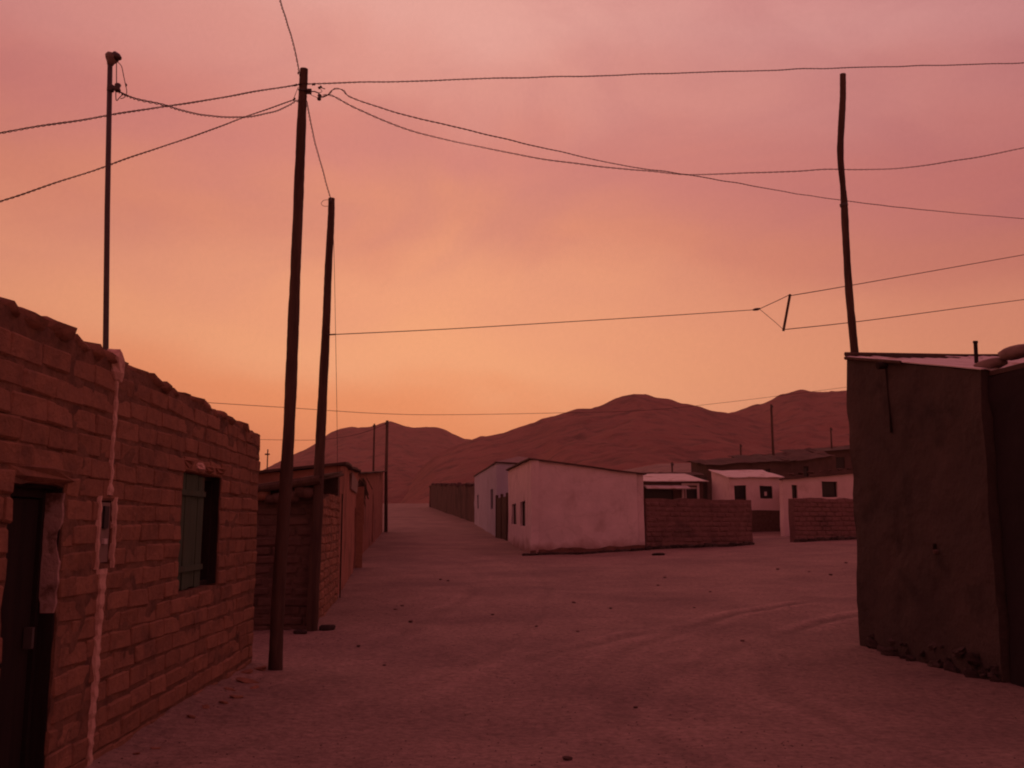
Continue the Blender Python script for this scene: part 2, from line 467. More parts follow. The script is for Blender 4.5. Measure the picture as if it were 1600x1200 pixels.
# shared brick meshes
def brick_meshes(m, Lx, Hz, D, k=8, seed=1, bev=.2):
    out = []
    for q in range(k):
        rnd = random.Random(seed * 100 + q)
        b = Hz * bev
        vs = []; idx = {}
        # chamfered box: 3 verts per corner = 24 verts, 26 faces
        for sx in (-1, 1):
            for sy in (-1, 1):
                for sz in (-1, 1):
                    j = Vector([rnd.uniform(-.008, .008) for _ in range(3)])
                    jb = b * rnd.uniform(.6, 1.7)
                    cx, cy, cz = sx * Lx / 2, sy * D / 2, sz * Hz / 2
                    for ax in range(3):
                        p = Vector((cx, cy, cz))
                        for o in range(3):
                            if o != ax: p[o] -= (sx, sy, sz)[o] * jb
                        idx[(sx, sy, sz, ax)] = len(vs); vs.append(p + j)
        fs = []
        def quad(ids, n):
            a, b_, c = [vs[i] for i in ids[:3]]
            if (b_ - a).cross(c - a).dot(n) < 0: ids = ids[::-1]
            fs.append(tuple(ids))
        R2 = ((-1, -1), (1, -1), (1, 1), (-1, 1))
        for ax in range(3):
            o1, o2 = [o for o in range(3) if o != ax]
            for sg in (-1, 1):
                ids = []
                for a, b2 in R2:
                    key = [0, 0, 0]; key[ax] = sg; key[o1] = a; key[o2] = b2
                    ids.append(idx[(*key, ax)])
                nn = Vector((0, 0, 0)); nn[ax] = sg; quad(ids, nn)
        for ax in range(3):            # edges along axis ax
            o1, o2 = [o for o in range(3) if o != ax]
            for a in (-1, 1):
                for b2 in (-1, 1):
                    k0 = [0, 0, 0]; k1 = [0, 0, 0]; k0[ax] = -1; k1[ax] = 1
                    for kk in (k0, k1): kk[o1] = a; kk[o2] = b2
                    nn = Vector((0, 0, 0)); nn[o1] = a; nn[o2] = b2
                    quad([idx[(*k0, o1)], idx[(*k1, o1)], idx[(*k1, o2)], idx[(*k0, o2)]], nn)
        for sx in (-1, 1):
            for sy in (-1, 1):
                for sz in (-1, 1):
                    quad([idx[(sx, sy, sz, 0)], idx[(sx, sy, sz, 1)], idx[(sx, sy, sz, 2)]], Vector((sx, sy, sz)))
        out.append(mesh_of('brick', vs, fs, m))
    return out

def lay_bricks(parent, p0, p1, zb, ztop, meshes, Lx, Hz, D, openings=(), proud=.02, seed=0, joined=None, limit=300, prio=None, gap=.014, m=None, vgap=None):
    """courses of bricks on the outside of p0->p1; ztop(s) gives the wall top"""
    rnd = random.Random(seed)
    p0 = Vector((p0[0], p0[1], 0)); p1 = Vector((p1[0], p1[1], 0))
    Ln = (p1 - p0).length; d = (p1 - p0) / Ln; nrm = Vector((d.y, -d.x, 0))
    ang = math.atan2(d.y, d.x)
    items = []
    k = 0; z = zb
    while True:
        zc = z + Hz / 2
        if zc > max(ztop(0), ztop(Ln)): break
        s = -(Lx + gap) * (.5 if k % 2 else 0) - rnd.uniform(0, .06)
        while s < Ln:
            ln = Lx * rnd.uniform(.86, 1.08)
            a, b = s, s + ln; s = b + (gap if vgap is None else vgap)
            segs = [(max(a, .01), min(b, Ln - .01))]
            for o in openings:
                if o[2] - Hz * .45 < zc < o[3] + Hz * .3:
                    ns_ = []
                    for u, v in segs:
                        if v <= o[0] or u >= o[1]: ns_.append((u, v))
                        else:
                            if u < o[0]: ns_.append((u, o[0] + rnd.uniform(-.02, .012)))
                            if v > o[1]: ns_.append((o[1] + rnd.uniform(-.012, .02), v))
                    segs = ns_
            for u, v in segs:
                if v - u < .07: continue
                sm = (u + v) / 2
                zz = zc + .012 * math.sin(sm * .9 + k) + rnd.uniform(-.005, .005)
                if zz + Hz * .5 > ztop(sm) + .02: continue
                items.append((sm, zz, v - u, rnd.uniform(-.007, .006), rnd.uniform(-.008, .008), rnd.uniform(-.010, .010), rnd.randrange(len(meshes))))
        z += Hz + gap; k += 1
    if prio: items.sort(key=prio)
    mbj = MB(); first = True; n = 0
    for (sm, zz, ln, dj, ry, rz, mi) in items:
        c = p0 + d * sm + nrm * (proud - D / 2 + dj) + Vector((0, 0, zz))
        R = Matrix.Rotation(ang + rz, 4, 'Z') @ Matrix.Rotation(ry, 4, 'Y')
        if joined or n >= limit:
            M = Matrix.Translation(c) @ R @ Matrix.Diagonal((ln / Lx, 1, 1, 1))
            mbj.add([M @ v.co for v in meshes[mi].vertices], [tuple(p.vertices) for p in meshes[mi].polygons])
        else:
            o = bpy.data.objects.new('brick', meshes[mi])
            o.rotation_euler = R.to_euler(); o.scale = (ln / Lx, 1, 1)
            place(o, parent, c)
        n += 1
    if mbj.v:
        o = mbj.build('bricks', m, parent); tag(o, kind='stuff')

def sheet(name, m, parent, a, b, c, d, nu=24, nv=4, wave=.0, waves=0, thick=.012, amp=.0, seed=3, off=0.0):
    """roof sheet a-b (one eave) to d-c (other eave); corrugations run from eave to eave"""
    a, b, c, d = map(Vector, (a, b, c, d))
    top = []
    for j in range(nv + 1):
        for i in range(nu + 1):
            u = i / nu; v = j / nv
            p = (a * (1 - u) + b * u) * (1 - v) + (d * (1 - u) + c * u) * v
            p.z += off
            if waves: p.z += wave * math.sin(2 * math.pi * waves * u)
            top.append(p)
    if amp: top = disp(top, amp, 1.3, seed)
    bot = [p - Vector((0, 0, thick)) for p in top]
    n = len(top); w = nu + 1; fs = []
    for j in range(nv):
        for i in range(nu):
            q = j * w + i
            fs.append((q, q + 1, q + 1 + w, q + w)); fs.append((q + n, q + w + n, q + 1 + w + n, q + 1 + n))
    for i in range(nu):
        fs.append((i, i + n, i + 1 + n, i + 1)); q = nv * w + i; fs.append((q, q + 1, q + 1 + n, q + n))
    for j in range(nv):
        q = j * w; fs.append((q, q + w, q + w + n, q + n)); q = j * w + nu; fs.append((q, q + n, q + w + n, q + w))
    mb = MB(); mb.add(top + bot, fs)
    return mb.build(name, m, parent)

def inward(p0, p1, s, depth):
    p0 = Vector((p0[0], p0[1], 0)); p1 = Vector((p1[0], p1[1], 0)); d = (p1 - p0).normalized(); n = Vector((d.y, -d.x, 0))
    return p0 + d * s - n * depth, d, n

def window_in(parent, p0, p1, o, depth=.1, fr=.05, frame_m=None, pane_m=None, bars=0, name='window', frame_name='frame'):
    """window part (frame) with a pane as sub-part, in an opening o"""
    s0, s1, z0, z1 = o
    q, d, n = inward(p0, p1, (s0 + s1) / 2, depth)
    ang = math.atan2(d.y, d.x); R = Matrix.Rotation(ang, 3, 'Z')
    w = s1 - s0; h = z1 - z0; zc = (z0 + z1) / 2
    mb = MB()
    for sx in (-1, 1): mb.box(q + R @ Vector((sx * (w / 2 - fr / 2), 0, 0)) + Vector((0, 0, zc)), (fr, .06, h), R)
    for sz in (-1, 1): mb.box(q + Vector((0, 0, zc + sz * (h / 2 - fr / 2))), (w - 2 * fr - .004, .056, fr), R)
    for k in range(bars):
        x = -w / 2 + w * (k + 1) / (bars + 1)
        mb.box(q + R @ Vector((x, 0, 0)) + Vector((0, 0, zc)), (.03, .04, h - 2 * fr - .004), R)
    f = mb.build(name, frame_m or M_darkwood, parent)
    pb = MB().box(q - n * .012 + Vector((0, 0, zc)), (w - 2 * fr - .01, .008, h - 2 * fr - .01), R)
    pb.build('pane', pane_m or M_glass, f)
    return f

def house(name, label, cat, corners, zb, zts, m, roof_m=None, openings={}, roof_amp=.02, thick=.28, over=.15, amp=.03, cell=.5, group=None, roof_off=.02, skirt=None, waves=0, seed=0, roof_thick=.05, roof_name='roof'):
    """corners counter-clockwise; wall i runs corner i -> i+1"""
    cen = Vector((sum(c[0] for c in corners) / 4, sum(c[1] for c in corners) / 4, 0))
    t = thing(name, (cen.x, cen.y, zb + .1), label, cat, group)
    mb = MB()
    for i in range(4):
        a = Vector((*corners[i], 0)); b = Vector((*corners[(i + 1) % 4], 0)); za, zc = zts[i], zts[(i + 1) % 4]
        dd = (b - a).normalized(); LL = (b - a).length
        ops = list(openings.get(i, ()))
        if i % 2:
            za2 = za + (zc - za) * thick / LL; zc2 = zc - (zc - za) * thick / LL
            a = a + dd * thick; b = b - dd * thick; za, zc = za2, zc2
            ops = [(o[0] - thick, o[1] - thick, o[2], o[3]) for o in ops]
        wall_mb(mb, a, b, zb - .4, za, zc, thick, ops, cell, amp, 1.3, seed)
    mb.build('wall', m, t)
    # roof
    P = [Vector((*corners[i], zts[i])) for i in range(4)]
    cz = sum(zts) / 4
    ctr = Vector((cen.x, cen.y, cz))
    E = []
    for i in range(4):
        e1 = (P[i] - P[(i + 1) % 4]).normalized() * over; e2 = (P[i] - P[(i - 1) % 4]).normalized() * over
        E.append(P[i] + e1 + e2)
    sheet(roof_name, roof_m or M_dtin, t, E[0], E[1], E[2], E[3], nu=max(8, waves * 6), nv=4, wave=.02 if waves else 0, waves=waves, thick=roof_thick, amp=roof_amp, off=roof_off + roof_thick, seed=seed)
    return t

def stone_mesh(seed, m, sz=(1, 1, .7)):
    mb = MB(); mb.lump((0, 0, 0), sz, seed, n=7, rough=.28)
    return mesh_of('stone', mb.v, mb.f, m)
STONES = [stone_mesh(q, M_stone) for q in range(6)]
FSTONES = [stone_mesh(q + 20, M_darkstone, (1, .8, .7)) for q in range(6)]

# ------------------------------------------------------------------ GROUND
def build_ground():
    ys = [-30, -20, -14, -10, -7, -5, -3, -1.5, 0]
    y = 0.6
    while y < 2250:
        ys.append(y); y += max(.045, .0085 * y) if y < 60 else .03 * y
    ys += [2300]
    ys = np.array(ys)
    core = np.arange(-7, 7.001, .05)
    ext = [7]; st = .06
    while ext[-1] < 25: ext.append(ext[-1] + st); st *= 1.18
    xs = np.concatenate([-np.array(ext[:0:-1]), core, np.array(ext[1:])])
    X0, Y = np.meshgrid(xs, ys)
    sc = np.clip(np.maximum(Y, 0) / 9.0, 1.0, 95.0)
    X = X0 * sc
    Z = ground_base(X, Y) + relief(X, Y)
    nr, nc = X.shape
    co = np.stack([X, Y, Z], -1).reshape(-1, 3).astype(np.float32)
    i = np.arange(nr - 1)[:, None] * nc + np.arange(nc - 1)[None, :]
    quads = np.stack([i, i + 1, i + 1 + nc, i + nc], -1).reshape(-1, 4)
    me = bpy.data.meshes.new('ground')
    me.vertices.add(len(co)); me.vertices.foreach_set('co', co.ravel())
    me.loops.add(quads.size); me.loops.foreach_set('vertex_index', quads.ravel().astype(np.int32))
    me.polygons.add(len(quads)); me.polygons.foreach_set('loop_start', np.arange(0, quads.size, 4, dtype=np.int32))
    me.update(calc_edges=True)
    me.materials.append(M_ground)
    me.polygons.foreach_set('use_smooth', [True] * len(me.polygons))
    o = bpy.data.objects.new('ground', me); COL.objects.link(o)
    at_ = me.attributes.new('wear', 'FLOAT', 'POINT')
    wv = wear(X, Y) * (1 - sstep(25, 60, Y))
    if len(me.vertices) == wv.size: at_.data.foreach_set('value', wv.ravel().astype(np.float32))
    tag(o, 'wide unpaved street of trampled reddish dust', 'ground', kind='structure')
build_ground()

# ------------------------------------------------------------------ HILLS
def build_hill(label, prof, R, r0, r1, seed, rough=1.0, bow=0.0):
    pxs = np.array([p[0] for p in prof], float); pys = np.array([p[1] for p in prof], float)
    vv = (600 - pys) / F
    us = ((pxs - 800) / F) / (CP - vv * SP)
    rs = (SP + vv * CP) / (CP - vv * SP)
    u = np.linspace(us[0], us[-1], 420)
    rr = np.interp(u, us, rs)
    ker = np.hanning(9); ker /= ker.sum()
    rr = np.convolve(np.pad(rr, 4, 'edge'), ker, 'valid')
    ts = np.concatenate([np.linspace(0, 1, 90), np.linspace(1, 2, 30)[1:]])
    U, T = np.meshgrid(u, ts)
    RR = np.interp(U, u, rr)
    Rg = R * (1 + bow * np.sin(U * 9 + seed))
    Y = np.where(T <= 1, r0 + (Rg - r0) * T, Rg + (r1 - Rg) * (T - 1))
    X = U * Y
    H = EYE + RR * Rg                      # ridge height
    base = ground_base(X, Y) - 3
    s = np.where(T <= 1, np.clip(T, 0, 1) ** 1.25 * (1 - .10 * np.sin(math.pi * np.clip(T, 0, 1))), 1 - sstep(1, 2, T) * 1.0)
    # spurs and gullies running down the face, fading out at the skyline and foot
    g = 1 - np.abs(fbm(X * .012 + fbm(X * .004, Y * .004, 0, 3, seed + 4), Y * .005, 0, 5, seed, .55))
    g2 = fbm(X * .03, Y * .03, 0, 4, seed + 8)
    fade = np.sin(math.pi * np.clip(T, 0, 1)) ** .8
    hh = np.maximum(H - base, 0)
    Z = base + hh * s + fade * rough * (hh * .22 * (g - .75)) + hh * .03 * rough * g2 * fade
    Z = Z + hh * .012 * fbm(X * .06, Y * .02, 0, 3, seed + 12) * (T > .05)
    Z = Z + (.6 * fbm(X * .05, Y * .05, 0, 4, seed + 30, .6) + .7 * np.maximum(0, fbm(X * .12, Y * .09, 0, 3, seed + 40))) * (T > .08)
    nr, nc = X.shape
    co = np.stack([X, Y, Z], -1).reshape(-1, 3)
    i = (np.arange(nr - 1)[:, None] * nc + np.arange(nc - 1)[None, :])
    quads = np.stack([i, i + 1, i + 1 + nc, i + nc], -1).reshape(-1, 4)
    me = bpy.data.meshes.new('hill')
    me.from_pydata([tuple(map(float, c)) for c in co], [], [tuple(map(int, q)) for q in quads])
    me.materials.append(M_hill)
    me.polygons.foreach_set('use_smooth', [True] * len(me.polygons))
    o = bpy.data.objects.new('hill', me); COL.objects.link(o)
    tag(o, label, 'hill', kind='structure')
build_hill('farthest bare hill with a flat top behind the left end of the street',
           [(-900, 815), (-600, 760), (-300, 735), (0, 760), (250, 775), (380, 752), (405, 737), (425, 727), (450, 712), (490, 697), (515, 676), (540, 668), (560, 669), (585, 667), (605, 661), (625, 662), (648, 669), (680, 668), (705, 677), (735, 688), (800, 700), (900, 740), (1000, 790), (1050, 820)],
           900, 330, 1400, 3, .42)
build_hill('bare domed hill rising behind the white house',
           [(560, 822), (600, 806), (640, 755), (680, 712), (735, 688), (780, 677), (820, 662), (860, 650), (900, 640), (925, 637), (950, 628), (985, 617), (1005, 615), (1030, 620), (1048, 622), (1065, 629), (1095, 635), (1140, 646), (1200, 660), (1300, 690), (1500, 770), (1600, 815)],
           520, 175, 850, 11, .42)
build_hill('bare hill rising at the right behind the brown building',
           [(1000, 815), (1060, 720), (1100, 670), (1140, 646), (1165, 637), (1190, 629), (1215, 617), (1250, 609), (1275, 613), (1300, 612), (1322, 610), (1400, 600), (1500, 622), (1700, 660), (1900, 640), (2300, 700), (2900, 800)],
           620, 240, 1000, 23, .42)

# ------------------------------------------------------------------ NEAR LEFT ADOBE HOUSE
H0 = Vector((-2.62, 3.0, 0)); H1 = Vector((-2.92, 11.1, 0))
def near_house():
    # outside faces +x, i.e. to the right of travel from near to far
    p0, p1 = H0, H1
    Ln = (p1 - p0).length; dd = (p1 - p0) / Ln
    t = thing('adobe_house', ((p0.x - 2), 7, 0), 'red adobe brick house with open doorway and green shutter, nearest on the left', 'house')
    def s_at(px):   # wall position seen at pixel column px
        u = (px - 800) / F
        # x = u*Y/dy ; solve p0+dd*s
        best = min(range(0, 900), key=lambda i: abs((p0 + dd * i * .01).x / (p0 + dd * i * .01).y - u / 1.0))
        return best * .01
    zt = lambda s: 2.80 + (2.63 - 2.80) * s / Ln
    door = (s_at(22), s_at(104), -.5, 1.83)
    win = (s_at(287), s_at(347), 1.03, 2.07)
    niche = (s_at(160), s_at(181), 1.34, 1.76)
    ops = (door, win, niche)
    mb = MB()
    wall_mb(mb, p0, p1, -.5, zt(0), zt(Ln), .42, ops, .05, .010, 7.0, 2)
    # far end wall, back wall and near end wall
    nb = Vector((-dd.y, dd.x, 0))   # points away from the street
    q1 = p1 + nb * 4.2 - dd * .0; q0 = p0 + nb * 4.2
    wall_mb(mb, p1 + nb * .42, q1, -.5, 2.6, 2.35, .4, (), .3, .02, 2, 5)
    wall_mb(mb, q1, q0, -.5, 2.35, 2.35, .4, (), .4, .02, 2, 6)
    wall_mb(mb, q0, p0 + nb * .42, -.5, 2.35, 2.75, .4, (), .4, .02, 2, 7)
    mb.build('wall', M_mortar, t)
    BM = brick_meshes(M_adobe, .40, .132, .12, 12, 1, .08)
    s_first = s_at(-30)
    lay_bricks(t, p0, p1, -.02, zt, BM, .40, .132, .12, ops, proud=.010, seed=4, limit=298, gap=.016, vgap=.005,
               prio=lambda it: 0 if it[0] > s_first else 1, m=M_adobe)
    # end face bricks (joined: seen edge-on only)
    lay_bricks(t, p1 - dd * .0 , p1 + nb * 4.0, -.02, lambda s: 2.6 - .06 * s, BM, .40, .132, .12, (), proud=.015, seed=8, joined=True, m=M_adobe)
    # rounded clods of the wall head
    s = .1; k = 0
    n_out = Vector((dd.y, -dd.x, 0))
    CM = []
    for q in range(5):
        c = MB(); c.lump((0, 0, 0), (.34, .42, .12), 40 + q, n=9, rough=.16); CM.append(mesh_of('coping_clod', c.v, c.f, M_adobe, True))
    while s < Ln - .1:
        o = bpy.data.objects.new('coping_clod', CM[k % 5])
        ln = random.uniform(.8, 1.1)
        zz = zt(s) + random.uniform(-.03, .015) + .01
        if s > Ln - .5: zz -= .05
        o.rotation_euler = (random.uniform(-.1, .1), random.uniform(0.0, .16), math.atan2(dd.y, dd.x) + random.uniform(-.12, .12))
        o.scale = (ln, 1, random.uniform(.85, 1.2))
        place(o, t, p0 + dd * s - n_out * (.18 + random.uniform(-.03, .03)) + Vector((0, 0, zz)))
        s += .29 * ln + random.uniform(0, .04); k += 1
    # inner roof of poles and mud
    sheet('roof', M_mud, t, p0 + nb * .3 + Vector((0, 0, 2.62)), p1 + nb * .3 + Vector((0, 0, 2.5)), q1 + Vector((0, 0, 2.3)), q0 + Vector((0, 0, 2.35)), 12, 6, thick=.12, amp=.03)
    # door: recessed leaf with planks in a frame
    q, d_, n_ = inward(p0, p1, (door[0] + door[1]) / 2, .135)
    R = Matrix.Rotation(math.atan2(d_.y, d_.x), 3, 'Z'); w = door[1] - door[0]
    db = MB()
    for sx in (-1, 1): db.box(q + R @ Vector((sx * (w / 2 - .03), 0, 0)) + Vector((0, 0, .88)), (.06, .08, 1.86), R)
    db.box(q + Vector((0, 0, 1.79)), (w - .125, .078, .06), R)
    dr = db.build('door', M_darkwood, t)
    nplk = 4
    pm = mesh_of('plank', *[x for x in (lambda b: (b.v, b.f))(MB().box((0, 0, 0), ((w - .14) / nplk - .008, .035, 1.7), None, .004))], M_darkwood)
    for i in range(nplk):
        o = bpy.data.objects.new('plank', pm); o.rotation_euler = R.to_euler()
        place(o, dr, q + R @ Vector((-(w - .14) / 2 + (w - .14) / nplk * (i + .5), 0, 0)) + Vector((0, 0, .9)))
    MB().box(q + n_ * .05 + R @ Vector((w * .28, 0, 0)) + Vector((0, 0, .95)), (.03, .05, .12), R).build('handle', M_steel, dr)
    # added dark boards standing in for the shade on the door and window reveals
    for nm_, (u0, z0_, z1_, dep_) in (('door_shade_lining', (door[1] - .004, -.1, 1.82, .12)), ('window_shade_lining', (win[1] - .004, win[2] + .01, win[3] - .01, .10)), ('window_shade_lining', (win[0] + .004, win[2] + .01, win[3] - .01, .10))):
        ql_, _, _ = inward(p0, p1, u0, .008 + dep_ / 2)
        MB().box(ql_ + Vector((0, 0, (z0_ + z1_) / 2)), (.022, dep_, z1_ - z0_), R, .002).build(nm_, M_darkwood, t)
    # old plaster left on the far jamb of the doorway
    qa, _, _ = inward(p0, p1, door[1] - .006, .05)
    pb = MB(); random.seed(21)
    rows = 12; z0, z1 = 1.08, 1.79
    vs = []; fs = []
    for i in range(rows + 1):
        z = z0 + (z1 - z0) * i / rows
        a = .055 - (.02 if i < 2 else 0); b = -.055 + random.uniform(-.01, .012) + (.02 if i in (0, 7, 8) else 0)
        for off in (a, b):
            vs.append(qa + n_ * -off + d_ * (-.022 + random.uniform(-.003, .003)) + Vector((0, 0, z)))
            vs.append(qa + n_ * -off + d_ * .004 + Vector((0, 0, z)))
    for i in range(rows):
        k4 = i * 4
        fs += [(k4, k4 + 2, k4 + 6, k4 + 4), (k4, k4 + 4, k4 + 5, k4 + 1), (k4 + 2, k4 + 3, k4 + 7, k4 + 6)]
    pb.add(vs, fs); pb.build('jamb_plaster', M_oldplaster, t)
    # door lintel: a rough slab of lighter mud over sticks
    ql, _, _ = inward(p0, p1, (door[0] + door[1]) / 2 + .05, .12)
    lb = MB(); lb.lump(ql + Vector((0, 0, 1.895)), (w + .55, .34, .13), 5, R, n=8, rough=.07); lb.build('lintel', M_adobe, t)
    sb = MB()
    for k in range(3): sb.tube([ql - d_ * (w / 2 + .1) + n_ * (.05 - .1 * k) + Vector((0, 0, 1.83)), ql + d_ * (w / 2 + .1) + n_ * (.06 - .1 * k) + Vector((0, 0, 1.835))], .022, 6)
    sb.build('lintel_sticks', M_darkwood, t)
    # window: shutter of green boards set in the opening, near leaf proud of the wall
    ww = win[1] - win[0]; zc = (win[2] + win[3]) / 2; hh = win[3] - win[2]
    q, d_, n_ = inward(p0, p1, (win[0] + win[1]) / 2, .11)
    fb = MB()
    for sx in (-1, 1): fb.box(q + R @ Vector((sx * (ww / 2 - .025), 0, 0)) + Vector((0, 0, zc)), (.05, .07, hh), R)
    for sz in (-1, 1): fb.box(q + Vector((0, 0, zc + sz * (hh / 2 - .025))), (ww - .104, .066, .05), R)
    wn = fb.build('window', M_darkwood, t)
    MB().box(q - n_ * .06 + Vector((0, 0, zc)), (ww - .02, .012, hh - .02), R).build('pane', M_glass, wn)
    nb_ = 4; bw = (ww - .10) / 6
    bm = (lambda b: mesh_of('shutter_board', b.v, b.f, M_green))(MB().box((0, 0, 0), (bw - .012, .028, hh - .04), None, .004))
    for i in range(nb_):
        o = bpy.data.objects.new('shutter_board', bm); o.rotation_euler = R.to_euler()
        place(o, wn, q + n_ * (.055 + .006 * (i % 2)) + R @ Vector((-(ww - .1) / 2 + bw * (i + .5), 0, 0)) + Vector((0, 0, zc - .01 * (i % 2))))
    for z in (-.33, .33): MB().box(q + n_ * .083 + R @ Vector((-bw * 1.0, 0, 0)) + Vector((0, 0, zc + z)), (bw * 4 - .02, .02, .05), R).build('shutter_rail', M_green, wn)
    # rubble lintel over the window
    for k in range(4):
        l = MB(); l.lump(p0 + dd * (win[0] - .06 + ww * (k + .5) / 3.6) - n_ * .03 + Vector((0, 0, win[3] + .045 + random.uniform(-.015, .015))), (.30, .16, .085), 60 + k, R, n=7, rough=.16)
        l.build('lintel_stone', M_plasterstrip if k in (1,) else M_adobe, t)
    # meter box in its niche, framed by pale plaster
    ns = (niche[0] + niche[1]) / 2; nw = niche[1] - niche[0]
    q, _, _ = inward(p0, p1, ns, .05)
    mbx = MB().box(q + Vector((0, 0, 1.55)), (nw - .05, .09, .40), R).build('meter_box', M_boxgrey, t)
    MB().box(q + n_ * .052 + Vector((0, 0, 1.65)), (nw - .16, .016, .15), R).build('meter_window', M_glass, mbx)
    MB().box(q + n_ * .055 + R @ Vector((0, 0, 0)) + Vector((0, 0, 1.49)), (.05, .02, .035), R).build('latch', M_frame, mbx)
    def strip(path, widths, nm='plaster_strip', lift=.024, th=.03):
        vs = []; fs = []
        n = len(path)
        for i, ((s_, z_), w_) in enumerate(zip(path, widths)):
            c = p0 + dd * (s_ + random.uniform(-.006, .006)) + n_ * (lift + .004 * math.sin(i * 2.1)) + Vector((0, 0, z_))
            w1 = w_ * .8 * random.uniform(.75, 1.2) / 2; w2 = w_ * .8 * random.uniform(.75, 1.2) / 2
            vs += [c - dd * (w1 + .01) - n_ * th, c - dd * w1, c + dd * w2, c + dd * (w2 + .01) - n_ * th]
        for i in range(n - 1):
            for j in range(3):
                a = i * 4 + j; fs.append((a, a + 1, a + 5, a + 4))
        b = MB(); b.add(vs, fs); return b.build(nm, M_plasterstrip, t)
    rnd = random.Random(3)
    low = [(ns - .035 + .008 * math.sin(i * .33) + (.012 if i > 8 else 0) - .0008 * i, 1.31 - i * .033) for i in range(41)]
    strip(low, [.16 if i < 2 else (.13 if i < 5 else .095 - .0008 * i) + rnd.uniform(-.01, .01) for i in range(41)])
    up = [(ns + .03 + .006 * math.sin(i * .5), 1.80 + i * .04) for i in range(23)]
    strip(up, [.09 if i < 2 else (.035 + rnd.uniform(-.012, .014)) for i in range(23)], lift=.020)
    strip([(niche[0] - .02, 1.31 + i * .04) for i in range(13)], [.035] * 13)
    strip([(niche[1] + .02, 1.31 + i * .04) for i in range(13)], [.028] * 13)
    # plaster daub holding the mast at the wall head
    l = MB(); l.lump(p0 + dd * (ns + .02) + n_ * -.01 + Vector((0, 0, 2.69)), (.20, .14, .24), 77, R, n=8, rough=.12); l.build('mast_daub', M_plasterstrip, t)
    return t, ns, dd, n_
t_house, ns, DD, NN = near_house()

# rubble at the foot of the near wall
for k, (px, py, sz) in enumerate(((388, 1066, .20), (372, 1090, .13), (350, 1098, .10), (404, 1046, .16), (396, 1075, .09), (322, 1105, .08), (360, 1078, .10), (245, 1170, .07), (300, 1120, .09), (212, 1178, .06), (380, 1050, .13))):
    p = gpt(px, py); p.x = max(p.x, -2.83 + .02)
    o = bpy.data.objects.new('fallen_clod', STONES[k % 6].copy()); o.data.materials[0] = M_adobe
    o.scale = (sz * 1.2, sz * .8, sz * .5); o.rotation_euler = (.2 * math.sin(k), .2, k)
    place(o, None, (p.x, p.y, G(p.x, p.y) - sz * .02))
    tag(o, 'reddish clod of fallen adobe at the foot of the near brick wall', 'clod', 'adobe clods fallen along the near wall')

# ------------------------------------------------------------------ SERVICE MAST on the near house
def mast():
    b = at(165, 560, 6.55); tp = at(172, 98, 6.55)
    base = H0 + DD * ns; Yb = base.y + .0
    b = at(165, 560, Yb + .05); tp = at(172, 98, Yb + .05)
    t = thing('service_mast', (b.x, b.y, 2.55), 'thin steel service mast rising from the top of the near adobe wall', 'mast')
    MB().tube([b - Vector((0, 0, .35)), b, b.lerp(tp, .5) + Vector((-.004, 0, 0)), tp], [.021, .020, .019, .018], 12).build('pipe', M_steel, t, True)
    # weather head: a hooded cap leaning to the right
    hb = MB()
    c = tp
    prof = [(Vector((0, 0, -.02)), .020), (Vector((.004, 0, .0)), .028), (Vector((.010, 0, .022)), .044), (Vector((.014, 0, .045)), .052), (Vector((.020, 0, .062)), .044), (Vector((.022, 0, .070)), .02)]
    hb.tube([c + p for p, r in prof], [r for p, r in prof], 12)
    hb.build('weather_head', M_boxgrey, t, True)
    vb = MB(); vb.tube([c + Vector((.03, -.01, .048)), c + Vector((.062, -.012, .036)), c + Vector((.082, -.012, .024))], [.036, .028, .012], 10); vb.build('hood_spout', M_ceramic, t, True)
    k = at(173, 138, Yb + .05)
    br = MB(); br.box(k + Vector((.03, -.01, 0)), (.075, .02, .022)); br.tube([k + Vector((-.001, 0, -.022)), k + Vector((-.001, 0, .022))], .026, 10)
    bo = br.build('bracket', M_steel, t)
    ib = MB(); ib.tube([k + Vector((.055, -.01, -.03)), k + Vector((.055, -.01, -.02)), k + Vector((.055, -.01, 0)), k + Vector((.055, -.01, .02)), k + Vector((.055, -.01, .03))], [.018, .024, .015, .024, .018], 10)
    ib.build('insulator', M_ceramic, bo, True)
    def lead(pts, r=.0035):
        P = [at(x, y, Yb + .03) for x, y in pts]
        MB().tube(smooth_path(P, 6), r, 5).build('lead_wire', M_cable, t)
    lead([(182, 98), (182, 115), (182, 133), (181, 145), (182, 157), (188, 151), (193, 147)])
    lead([(184, 97), (190, 104), (193, 118), (196, 132), (198, 142), (197, 149), (193, 153), (188, 154)], .003)
    MB().lump(at(197, 133, Yb + .03), (.014, .014, .024), 3).build('wire_clamp', M_ceramic, t)
def smooth_path(P, k):
    out = []
    n = len(P)
    for i in range(n - 1):
        p0 = P[max(i - 1, 0)]; p1 = P[i]; p2 = P[i + 1]; p3 = P[min(i + 2, n - 1)]
        for j in range(k):
            t = j / k
            out.append(.5 * ((2 * p1) + (p2 - p0) * t + (2 * p0 - 5 * p1 + 4 * p2 - p3) * t * t + (3 * p1 - p0 - 3 * p2 + p3) * t ** 3))
    out.append(P[-1].copy())
    return out
mast()

